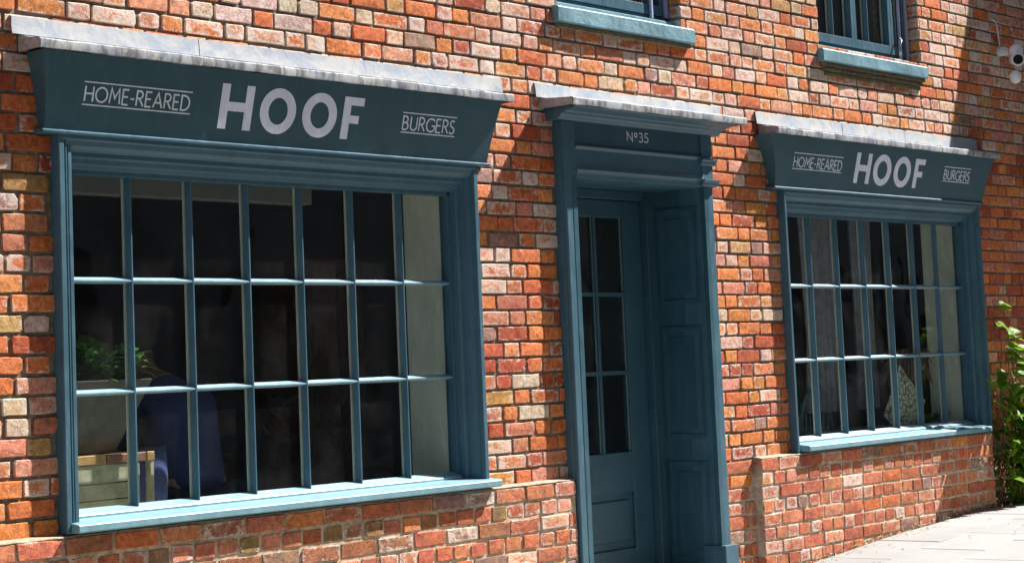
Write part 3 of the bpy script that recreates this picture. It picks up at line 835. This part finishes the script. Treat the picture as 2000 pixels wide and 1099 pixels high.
c2 = casement(4.877, 6.130, 3.140, (4.850, 6.145, 3.054, 3.131), 'upper casement window further along with a metal stay at its right', [(4.915,5.43,[5.19],0), (5.43,5.90,[5.62],0), (5.90,6.08,[],0)], [5.985], 3)
for fr_, x in ((c1, 3.385), (c2, 6.088)):
    m = MB(); m.box(x, x+.028, .070, .0845, 3.17, 4.3); m.build('frame_post', PALEP, fr_)
m = MB(); m.tube([(5.955,.055,3.20),(5.965,.04,3.30)], .006, 6); m.tube([(5.965,.04,3.30),(5.963,.06,3.315)], .008, 6); m.build('window_stay', METAL, c2, True)

# ------------------------------------------------------------------ interiors
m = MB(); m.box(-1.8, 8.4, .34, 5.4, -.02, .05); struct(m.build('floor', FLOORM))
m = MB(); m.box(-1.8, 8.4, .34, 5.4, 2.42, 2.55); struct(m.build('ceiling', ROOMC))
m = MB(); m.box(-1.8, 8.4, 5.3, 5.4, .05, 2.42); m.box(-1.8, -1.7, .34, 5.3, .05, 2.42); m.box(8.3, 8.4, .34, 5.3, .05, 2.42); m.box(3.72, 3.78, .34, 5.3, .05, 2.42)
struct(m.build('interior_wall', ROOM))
m = MB(); m.box(-1.8, 8.4, .34, 5.4, 2.80, 2.85); m.box(-1.8, 8.4, 5.3, 5.4, 2.85, 4.7); m.box(-1.8, 8.4, .34, 5.4, 4.7, 4.8); m.box(-1.8,-1.7,.34,5.3,2.85,4.7); m.box(8.3,8.4,.34,5.3,2.85,4.7); m.box(4.1,4.15,.34,5.3,2.85,4.7)
struct(m.build('upper_room_wall', ROOM))
m = MB(); m.box(-1.9, 8.6, -.02, 5.5, 4.76, 4.95); m.build('roof_deck', ROOM, building)
m = MB(); m.box(X0-.0, X0+.1, .34, 5.5, -1.2, 4.75); m.box(X1-.1, X1, .34, 5.5, -1.2, 4.75); m.box(X0, X1, 5.5, 5.6, -1.2, 4.75); m.build('side_wall', MORTAR, building)

# crate on the window board
m = MB()
cr = thing('wooden_crate', 'upturned wooden crate with pale board sides standing on the sill inside the left window', 'crate', (-.35, .3, .80))
def P_(ob, par, loc):
    ob.location = -Vector(loc); return ob
def child(mb_, name, mat, par, **kw):
    for i, v in enumerate(mb_.v): mb_.v[i] = v-par.location
    return mb_.build(name, mat, par, **kw)
cx0, cx1, cy0, cy1, cz0, cz1 = -.60, -.160, .20, .46, .80, 1.045
for z0, z1 in ((.802, .868), (.872, .932), (.936, 1.006)): child(MB().box(cx0+.004, -.245, cy0, cy0+.012, z0, z1, .002), 'side_board', WOODL, cr)
child(MB().box(cx1-.022, cx1-.002, cy0-.002, cy0+.03, .801, 1.008, .002), 'corner_post', WOODL, cr)
child(MB().box(-.245, -.238, cy0-.003, cy0+.03, .801, 1.006, .001), 'corner_post', WOODL, cr)
child(MB().box(cx0, -.405, cy0-.006, cy1, 1.0085, cz1, .003), 'top_slat', WOODO, cr)
child(MB().box(-.400, -.205, cy0-.006, cy1, 1.0085, cz1-.001, .003), 'top_slat', WOODR, cr)
child(MB().box(-.200, cx1, cy0-.006, cy1, 1.0085, cz1, .003), 'top_slat', WOODO, cr)
child(MB().box(cx0, cx1, cy1-.012, cy1, .801, 1.008), 'back_board', WOODL, cr)
# tapered planter with foliage
pl = thing('planter', 'tapered grey wooden planter full of leafy green herbs on the crate', 'planter', (-.42, .37, 1.047))
def taper(m, cx, cy, z0, z1, a, b):
    v = [(cx-a,cy-a,z0),(cx+a,cy-a,z0),(cx+a,cy+a,z0),(cx-a,cy+a,z0),(cx-b,cy-b,z1),(cx+b,cy-b,z1),(cx+b,cy+b,z1),(cx-b,cy+b,z1)]
    m.add(v, [(0,3,2,1),(0,1,5,4),(1,2,6,5),(2,3,7,6),(3,0,4,7),(4,5,6,7)]); return m
child(taper(MB(), -.39, .37, 1.048, 1.335, .095, .205), 'pot', WOODG, pl, bevel=.004)
child(taper(MB(), -.39, .37, 1.3355, 1.3385, .195, .195), 'soil', SOIL, pl)
def blade(m, base, d, ln, wd, droop, seg=3):
    base = Vector(base); d = Vector(d).normalized(); side = d.cross(Vector((0,0,1))); side = side.normalized() if side.length > .01 else Vector((1,0,0))
    n0 = len(m.v); p = base.copy()
    for i in range(seg+1):
        t = i/seg; w_ = wd*math.sin(math.pi*min(1, .12+t*.9))*(1 if i < seg else .05)
        m.v += [p-side*w_/2, p+Vector((0,0,-wd*.12)), p+side*w_/2]
        p = p+d*ln/seg; d = (d+Vector((0,0,-droop/seg))).normalized()
    for i in range(seg):
        a = n0+i*3; m.f += [(a, a+1, a+4, a+3), (a+1, a+2, a+5, a+4)]
m = MB()
for i in range(620):
    a, r_ = R.uniform(0, 6.28), R.uniform(0, .15)
    p = Vector((-.40+r_*math.cos(a)*1.1, .33+r_*math.sin(a), 1.335+R.uniform(0, .17)*(1-r_*1.6)))
    blade(m, p, (math.cos(a)*.6+R.uniform(-.7,.7), math.sin(a)*.6+R.uniform(-.7,.7), R.uniform(.0, 1.)), R.uniform(.026, .045), R.uniform(.022, .034), 1.2)
o_ = child(m, 'herb_foliage', FERN, pl, fix=False); o_['kind'] = 'stuff'
m = MB()
for i in range(14):
    a = R.uniform(-.9, .9); z = 1.37+R.uniform(-.01, .09)
    blade(m, (-.235+R.uniform(-.04,.04), .20+R.uniform(-.015,.03), z), (math.sin(a*2), -.5, R.uniform(-.3, .6)), R.uniform(.05, .075), .026, .8, 4)
for k_ in range(3): m.tube([(-.30,.26,1.336),(-.25+k_*.01,.215,1.38),(-.22+k_*.012,.20,1.44)], .0025, 5)
child(m, 'basil_sprig', leafmat('bright_leaf', (.10,.30,.05),(.16,.42,.08)), pl, fix=False)

# folded blue cushion standing behind the crate
cu = thing('blue_cushion', 'dull blue knitted cushion propped beside the wooden crate', 'cushion', (-.06, .40, .80))
def pillow(cx, cy, cz, a, b, th, rot, n_=14, pinch=.35):
    m = MB()
    for s_ in (-1, 1):
        n0 = len(m.v)
        for i in range(n_+1):
            for j in range(n_+1):
                u_, v_ = i/n_*2-1, j/n_*2-1
                e = (1-u_*u_)*(1-v_*v_); hgt = th*.5*(e**.45 if e > 0 else 0)
                k_ = 1-pinch*.25*(1-abs(u_))*(v_*v_)-0*u_
                x, z = a/2*u_*(1-.06*(1-v_*v_)*0)*1, b/2*v_
                x *= 1-.05*(1-v_*v_); z *= 1-.05*(1-u_*u_)
                xr, zr = x*math.cos(rot)-z*math.sin(rot), x*math.sin(rot)+z*math.cos(rot)
                m.v.append(Vector((cx+xr, cy+s_*hgt, cz+zr)))
        for i in range(n_):
            for j in range(n_):
                a_ = n0+i*(n_+1)+j; q_ = (a_, a_+1, a_+n_+2, a_+n_+1); m.f.append(q_ if s_ < 0 else q_[::-1])
    return m
child(pillow(-.05, .37, .935, .20, .25, .10, 0), 'cushion_cover', FABB, cu, smooth=True)

# seated person in a blue shirt, back to the window
def skin_mesh(name, pts, edges, mat, parent, root=0, sub=2):
    me = bpy.data.meshes.new(name); me.from_pydata([Vector(p[:3])-parent.location for p in pts], edges, []); me.materials.append(mat)
    o = link(bpy.data.objects.new(name, me), parent)
    o.modifiers.new('skin', 'SKIN')
    for i, p in enumerate(pts):
        rx = p[3]; ry = p[4] if len(p) > 4 else p[3]
        me.skin_vertices[0].data[i].radius = (rx, ry)
    me.skin_vertices[0].data[root].use_root = True
    o.modifiers['skin'].use_smooth_shade = True
    s_ = o.modifiers.new('sub', 'SUBSURF'); s_.levels = sub; s_.render_levels = sub
    return o
px, py = .46, .68
pe = thing('person', 'person in a dark blue shirt seated with their back to the left window, leaning forward', 'person', (px, py, .05))
body = [(px,py,.80,.16,.12),(px,py+.02,.92,.175,.11),(px,py+.06,1.08,.18,.11),(px,py+.13,1.25,.17,.10),(px,py+.20,1.31,.07,.07),(px,py+.27,1.345,.05,.05),(px,py+.33,1.38,.07,.08),(px,py+.37,1.42,.08,.09),
  (px-.17,py+.17,1.24,.055),(px-.23,py+.28,1.04,.042),(px-.15,py+.48,1.0,.034),(px-.09,py+.56,1.0,.028),
  (px+.17,py+.17,1.24,.055),(px+.23,py+.28,1.04,.042),(px+.15,py+.48,1.0,.034),(px+.09,py+.56,1.0,.028),
  (px-.10,py+.02,.76,.085),(px-.12,py+.40,.74,.065),(px-.12,py+.42,.35,.045),(px-.12,py+.42,.10,.04),(px-.12,py+.54,.08,.035),
  (px+.10,py+.02,.76,.085),(px+.12,py+.40,.74,.065),(px+.12,py+.42,.35,.045),(px+.12,py+.42,.10,.04),(px+.12,py+.54,.08,.035)]
ed = [(0,1),(1,2),(2,3),(3,4),(4,5),(5,6),(6,7),(3,8),(8,9),(9,10),(10,11),(3,12),(12,13),(13,14),(14,15),(0,16),(16,17),(17,18),(18,19),(19,20),(0,21),(21,22),(22,23),(23,24),(24,25)]
skin_mesh('body', body, ed, SKINM, pe)
g_ = .018
sh = [(a[0],a[1],a[2],a[3]+g_,(a[4] if len(a) > 4 else a[3])+g_) for a in body]
skin_mesh('shirt', [sh[0],sh[1],sh[2],sh[3],(px,py+.185,1.30,.085,.085),sh[8],sh[9],(px-.19,py+.38,1.02,.055),sh[12],sh[13],(px+.19,py+.38,1.02,.055)],
          [(0,1),(1,2),(2,3),(3,4),(3,5),(5,6),(6,7),(3,8),(8,9),(9,10)], SHIRT, pe)
skin_mesh('trousers', [(px,py,.79,.16,.14),(px-.10,py+.02,.755,.10),(px-.12,py+.40,.74,.08),(px-.12,py+.42,.35,.06),(px-.12,py+.42,.14,.055),(px+.10,py+.02,.755,.10),(px+.12,py+.40,.74,.08),(px+.12,py+.42,.35,.06),(px+.12,py+.42,.14,.055)],
          [(0,1),(1,2),(2,3),(3,4),(0,5),(5,6),(6,7),(7,8)], TROUS, pe)
skin_mesh('hair', [(px,py+.31,1.39,.075,.08),(px,py+.355,1.445,.09,.095)], [(0,1)], HAIRM, pe)
for s_ in (-1, 1):
    hx, hy, hz = px+s_*.075, py+.60, 1.0
    for k_ in range(4):
        skin_mesh('finger', [(hx+s_*(.022-.014*k_),hy-.02,hz,.010),(hx+s_*(.024-.016*k_),hy+.04,hz-.004,.009),(hx+s_*(.022-.016*k_),hy+.068-.006*abs(k_-1),hz-.022,.008)], [(0,1),(1,2)], SKINM, pe, sub=1)
    skin_mesh('thumb', [(hx-s_*.015,hy-.03,hz,.011),(hx-s_*.045,hy,hz-.008,.009),(hx-s_*.05,hy+.025,hz-.015,.008)], [(0,1),(1,2)], SKINM, pe, sub=1)
st = thing('bar_stool', 'dark wooden stool under the person in the blue shirt', 'stool', (px, py+.06, .05))
m = MB(); m.tube([(px,py+.06,.60),(px,py+.06,.64)], .17, 20); child(m, 'seat', FLOORM, st)
for a in range(4):
    t = a*math.pi/2+.78; m = MB(); m.tube([(px+.12*math.cos(t),py+.06+.12*math.sin(t),.60),(px+.19*math.cos(t),py+.06+.19*math.sin(t),.05)], .016, 8); child(m, 'leg', FLOORM, st, smooth=True)
tb = thing('dining_table', 'dark wooden table in front of the person in the blue shirt', 'table', (px, py+.95, .05))
child(MB().box(px-.7, px+.7, py+.50, py+1.3, .93, .965, .004), 'tabletop', FLOORM, tb)
for sx in (-.62, .62):
    for sy in (.58, 1.22): child(MB().box(px+sx-.03, px+sx+.03, py+sy-.03, py+sy+.03, .05, .93), 'leg', FLOORM, tb)

cb = thing('tall_cupboard', 'tall reddish brown wooden cupboard dimly seen deep inside behind the left window', 'cupboard', (2.72, 2.2, .05))
child(MB().box(2.50, 2.95, 2.0, 2.4, .06, 1.98, .006), 'carcass', WOODR, cb)
for a_, b_ in ((2.53, 2.721), (2.729, 2.92)): child(MB().box(a_, b_, 1.982, 1.9995, .14, 1.90, .004), 'door', WOODR, cb)
# window 2: hoop-back chair, cushion, dried flowers, table, curtain, little pot
hc = thing('hoop_back_chair', 'pale blue painted hoop-back chair seen at lower left through the right shop window', 'chair', (5.64, .70, .05))
cxh, cyh = 5.64, .62
pts = [(cxh+.24*math.cos(a), cyh+.05*(1-math.sin(a)), .62+.50*math.sin(a)) for a in [math.pi*i/16 for i in range(17)]]
child(MB().tube(pts, .014, 8), 'back_hoop', CHAIRB, hc, smooth=True)
for k_ in range(7):
    x = cxh-.165+.055*k_; zt_ = .62+.50*math.sqrt(max(0, 1-((x-cxh)/.24)**2))
    child(MB().tube([(x*.85+cxh*.15,cyh+.06,.55),(x,cyh+.01,zt_-.005)], .0065, 6), 'spindle', CHAIRB, hc, smooth=True)
m = MB(); m.prism([(cxh+.23*math.cos(t)*(1 if abs(math.cos(t)) < .9 else .95), cyh+.20+.20*math.sin(t)) for t in [i*math.pi/12 for i in range(24)]], 'z', .525, .56)
child(m, 'seat', CHAIRB, hc, bevel=.006)
child(MB().box(cxh-.235, cxh+.235, cyh+.03, cyh+.07, .5605, .64), 'seat_rail', CHAIRB, hc)
for sx in (-1, 1):
    for sy in (.08, .34): child(MB().tube([(cxh+sx*.15,cyh+sy,.525),(cxh+sx*.21,cyh+sy+(sy-.2)*.3,.05)], .015, 8), 'leg', CHAIRB, hc, smooth=True)
sc = thing('patterned_cushion', 'cream cushion printed with a dark scrolling pattern standing on its corner inside the right window', 'cushion', (6.10, .25, .80))
child(pillow(6.10, .25, .955, .40, .40, .10, math.radians(52)), 'cushion_cover', SCROLL, sc, smooth=True)
rt = thing('cafe_table', 'pale topped table just inside the right shop window', 'table', (6.05, 1.1, .05))
child(MB().box(5.6, 6.6, .62, 1.5, .80, .83, .004), 'tabletop', CURT, rt)
for sx in (5.68, 6.52):
    for sy in (.7, 1.42): child(MB().box(sx-.025, sx+.025, sy-.025, sy+.025, .05, .80), 'leg', CURT, rt)
dv = thing('dried_flowers', 'bunch of drooping brown dried grasses in a vase behind the patterned cushion', 'dried flowers', (6.62, .47, .80))
child(MB().tube([(6.62,.47,.801),(6.62,.47,.84),(6.62,.47,.93),(6.62,.47,1.0)], [.04,.06,.055,.03], 14), 'vase', CURT, dv, smooth=True)
m = MB()
for i in range(260):
    a = R.uniform(0, 6.28); e = R.uniform(.3, 1.)
    p0 = Vector((6.62, .47, .98)); top_ = Vector((6.62+.16*math.cos(a)*e, .47+.13*math.sin(a)*e, 1.22+R.uniform(0, .12)))
    end = top_+Vector((.13*math.cos(a)+R.uniform(-.04,.04), .10*math.sin(a), -R.uniform(.06, .20)))
    m.tube([p0, (p0+top_)/2+Vector((0,0,.05)), top_, (top_+end)/2+Vector((0,0,.015)), end], [.0015,.0016,.003,.004,.001], 4)
o_ = child(m, 'grass_strands', DRIED, dv, fix=False); o_['kind'] = 'stuff'
for sx, cxp in ((0, 5.72), (1, 6.28)):
    cu_ = MB(); n_ = 40; hwid = .20 if sx == 0 else .12
    for i in range(n_+1):
        x = cxp-hwid+2*hwid*i/n_; yy = .62+.025*math.sin(i*.95)+.012*math.sin(i*2.3)
        for j, z in enumerate((.95+.0*sx, 1.4, 2.0, 2.4)):
            cu_.v.append(Vector((cxp+(x-cxp)*(1, .8, .9, 1)[j]+.0, yy, z)))
        if i: 
            for j in range(3): a_ = (i-1)*4+j; cu_.f.append((a_, a_+1, a_+5, a_+4))
    o_ = cu_.build('curtain', CURT, None, True, False)
    tag(o_, 'grey linen curtain hanging behind the %s panes of the right shop window' % ('left hand' if sx == 0 else 'middle'), 'curtain', 'curtains in the right shop window')
fp = thing('flower_pot', 'small pot of green leaves and purple flowers at the right end of the right window', 'potted plant', (6.60, .30, .80))
child(MB().tube([(6.52,.28,.801),(6.52,.28,.86)], [.045,.055], 14), 'pot', simple('purple_glaze', (.10,.08,.28), .3), fp, smooth=True)
m = MB()
for i in range(26):
    a = R.uniform(0, 6.28); blade(m, (6.52+.02*math.cos(a),.28+.02*math.sin(a),.85), (math.cos(a),math.sin(a)*.7,1.3), R.uniform(.09,.16), .014, 1.8, 5)
child(m, 'leaf_tuft', FERN, fp, fix=False)
m = MB()
for i in range(16):
    a = R.uniform(0, 6.28); p = Vector((6.52+.05*math.cos(a),.28+.05*math.sin(a),.87+R.uniform(0,.02))); m.tube([p, p+Vector((0,0,.014))], [.008,.010], 6)
child(m, 'blossom', simple('violet', (.16,.08,.42), .7), fp)

# ------------------------------------------------------------------ security camera
cc = thing('security_camera', 'white bullet security camera on a wall bracket high at the right', 'camera', (7.32, 0, 3.30))
P0 = Vector((7.07, -.23, 3.240)); dr = (CAM-P0); dr = Vector((-.84, -.54, -.16)).normalized()
m = MB(); m.tube([P0+dr*.012, P0, P0-dr*.03, P0-dr*.15, P0-dr*.175], [.041,.046,.045,.042,.028], 20); child(m, 'housing', WHITEP, cc, smooth=False)
m = MB(); m.tube([P0+dr*.0125, P0+dr*.02], [.034,.032], 20); child(m, 'lens_window', BLACKP, cc)
m = MB(); m.tube([P0-dr*.02+Vector((0,0,.045)), P0-dr*.06+Vector((0,0,.057)), P0-dr*.17+Vector((0,0,.052))], [.03,.046,.04], 14); child(m, 'sun_shield', WHITEP, cc, smooth=True)
m = MB(); m.tube([(7.26,.0,3.34),(7.26,-.04,3.34),(7.22,-.12,3.32),P0-dr*.10+Vector((0,0,.03))], [.036,.034,.018,.018], 12); child(m, 'bracket', WHITEP, cc, smooth=True)
bmx = bmesh.new(); bmesh.ops.create_uvsphere(bmx, u_segments=16, v_segments=10, radius=.040); me = bpy.data.meshes.new('sensor_ball'); bmx.to_mesh(me); bmx.free(); me.materials.append(WHITEP)
me.polygons.foreach_set('use_smooth', [True]*len(me.polygons))
o_ = link(bpy.data.objects.new('sensor_ball', me), cc); o_.location = Vector((7.08, -.20, 3.125))-cc.location; o_.scale = (1, 1, 1.15)
m = MB(); m.tube([(7.262,-.012,3.37),(7.25,-.012,3.47),(7.235,-.012,3.54)], .0055, 8); m.tube([(7.235,-.012,3.54),(7.17,-.012,3.555)], .005, 8); child(m, 'cable', WHITEP, cc, smooth=True)

# ------------------------------------------------------------------ climbing plant
cp = thing('climbing_plant', 'leafy green climbing plant growing up the brick wall right of the shop windows', 'climbing plant', (7.05, -.06, .29))
stems = []
for i in range(9):
    x = 6.84+R.uniform(-.05, .65); h = R.choice([.7, .9, 1.15, 1.35]); pts = [Vector((x, -.05, .28))]
    while pts[-1].z < h+.25 and len(pts) < 30:
        p = pts[-1]; pts.append(p+Vector((R.uniform(-.035, .022)-(.010 if p.z < .9 else 0), R.uniform(-.012, .010)-(.012 if p.y > -.14 else 0), .05)))
        if pts[-1].y > -.03: pts[-1].y = -.03
    stems.append(pts)
for k_, tx in enumerate((6.68, 6.76, 6.86)):
    pts = [Vector((6.9+.05*k_, -.06, .35))]
    n_ = 22; zt_ = (1.22, 1.36, 1.10)[k_]
    for i in range(1, n_+1):
        t = i/n_; pts.append(Vector((6.9+.05*k_+(tx-6.9-.05*k_)*t+R.uniform(-.01,.01), -.06-.17*t+R.uniform(-.01,.01), .35+(zt_-.35)*t)))
    stems.append(pts)
for pts in stems:
    child(MB().tube(pts, [.007*(1-.75*i/len(pts)) for i in range(len(pts))], 5), 'stem', STEM, cp, smooth=True)
def leaf_mesh(ln, wd, cup, ser):
    n_ = 7; v = []; f = []
    for i in range(n_+1):
        t = i/n_; w_ = wd*(math.sin(math.pi*t**.75)**.8 if 0 < t < 1 else .0)*(1+(.10*ser if i % 2 else 0)); y_ = ln*t; z_ = -.25*ln*t*t
        v += [(-w_/2, y_, z_+cup*w_), (0, y_, z_), (w_/2, y_, z_+cup*w_)]
    for i in range(n_):
        a = i*3; f += [(a,a+1,a+4,a+3),(a+1,a+2,a+5,a+4)]
    me_ = bpy.data.meshes.new('leaf'); me_.from_pydata(v, [], f); me_.materials.append(LEAFM); me_.polygons.foreach_set('use_smooth', [True]*len(f)); return me_
LM = [leaf_mesh(.115,.055,.25,1), leaf_mesh(.10,.06,.3,1), leaf_mesh(.085,.04,.2,.5), leaf_mesh(.13,.06,.2,1)]
cnt = 0
for si, pts in reversed(list(enumerate(stems))):
    for i in range(3, len(pts)):
        for q_ in range(2 if pts[i].z < .95 else 1):
            if cnt >= 290: break
            a = R.uniform(-2.7, -.2); d = Vector((math.cos(a), math.sin(a)*.9, R.uniform(-.5, .45))).normalized()
            o_ = bpy.data.objects.new('leaf', LM[R.randrange(4)]); link(o_, cp)
            o_.location = pts[i]+d*.02+Vector((0,0,R.uniform(-.02,.02)))-cp.location
            zup = Vector((R.uniform(-.35,.35), -.45+R.uniform(-.5,.3), .9)).normalized()
            xax = d.cross(zup).normalized(); zax = xax.cross(d)
            o_.rotation_euler = Matrix((xax, d, zax)).transposed().to_euler(); s_ = R.uniform(.7, 1.35) if si < 9 else R.uniform(1., 1.45); o_.scale = (s_, s_, s_); cnt += 1
m = MB()
for i in range(1500):
    x = R.uniform(6.73, 8.1); z = .30+abs(R.gauss(0, .36))
    if z > .98+.3*math.sin(x*5): continue
    blade(m, (x, -.02-R.uniform(.0, .11)*(1 if z < .8 else .6), z), (R.uniform(-1,1), -R.uniform(.1,1), R.uniform(-.6,.8)), R.uniform(.03,.07), R.uniform(.018,.035), 1., 3)
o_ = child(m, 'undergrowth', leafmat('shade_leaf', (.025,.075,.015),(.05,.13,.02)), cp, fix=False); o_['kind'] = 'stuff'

# dead leaves and twigs on the pavement by the wall
m = MB()
for i in range(150):
    x = R.uniform(3.9, 8); yy = -.06-abs(R.gauss(0, .035)) if R.random() < .8 else R.uniform(-.8, -.1)
    blade(m, (x, yy-.05*(x < 6.7), gz(x)+.004), (R.uniform(-1,1), R.uniform(-1,1), .1), R.uniform(.012,.03), R.uniform(.006,.014), .1, 2)
o_ = m.build('leaf_litter', DRIED, None, fix=False); o_['kind'] = 'stuff'; tag(o_, 'dry leaf scraps and grit along the foot of the brick wall', 'leaf litter')
m = MB()
for i in range(500):
    x = R.uniform(3.93, 6.7); r_ = R.uniform(.004, .014); yy = -.052-R.uniform(0, .02)
    p = Vector((x, yy, gz(x)+R.uniform(-.004, .018))); v = [p+Vector((R.uniform(-1,1),R.uniform(-1,.3),R.uniform(-.6,1)))*r_ for _ in range(4)]
    m.add(v, [(0,1,2),(0,2,3),(0,3,1),(1,3,2)])
o_ = m.build('mortar_crumbs', simple('crumb', (.42,.34,.22), .95), None, fix=False); o_['kind'] = 'stuff'; tag(o_, 'crumbled buff mortar along the base of the wall', 'rubble')

# ------------------------------------------------------------------ neighbours outside the frame: unseen block shaped to shade the right of the wall, houses opposite
by = thing('shadow_caster', 'unseen projecting block beyond the right edge, shaped to cast the shadow on the wall', 'shadow caster', (8.7, 0, 2.3))
prof = [(-.002,1.65),(-.36,1.78),(-.47,2.10),(-.52,2.60),(-.60,3.42),(-.79,4.30),(-.53,4.50),(-.39,4.98),(-.30,5.6),(-.002,5.6)]
child(MB().prism(prof, 'x', 8.0, 9.6), 'caster_body', OPPW, by)
child(MB().box(8.1, 9.5, -.76, -.70, 3.5, 4.2), 'caster_front', TEAL, by)
hb = thing('opposite_houses', 'row of rendered houses across the street, seen only as reflections', 'houses', (20, -10, 0))
child(MB().box(-20, 60, -16, -9.7, -2.5, 15.5), 'wall', OPPW, hb)
child(MB().box(34, 46, -9.69, 12, -2.5, 15.5), 'sky_block', OPPW, hb)  # unseen block added across the street end to cut low sky light
m = MB(); m.prism([(-16.3,15.51),(-9.4,15.51),(-12.8,18.0)], 'x', -20.2, 60.2); child(m, 'roof', simple('slate', (.08,.08,.09), .7), hb)
for i in range(22):
    for z in (1.0, 4.2, 7.6, 11.0):
        x = -18+i*3.4
        child(MB().box(x, x+1.1, -9.72, -9.66, z, z+1.6), 'window', BLACKP, hb)
        child(MB().box(x-.08, x+1.18, -9.7, -9.6, z-.1, z-.02), 'sill', CREAM, hb)
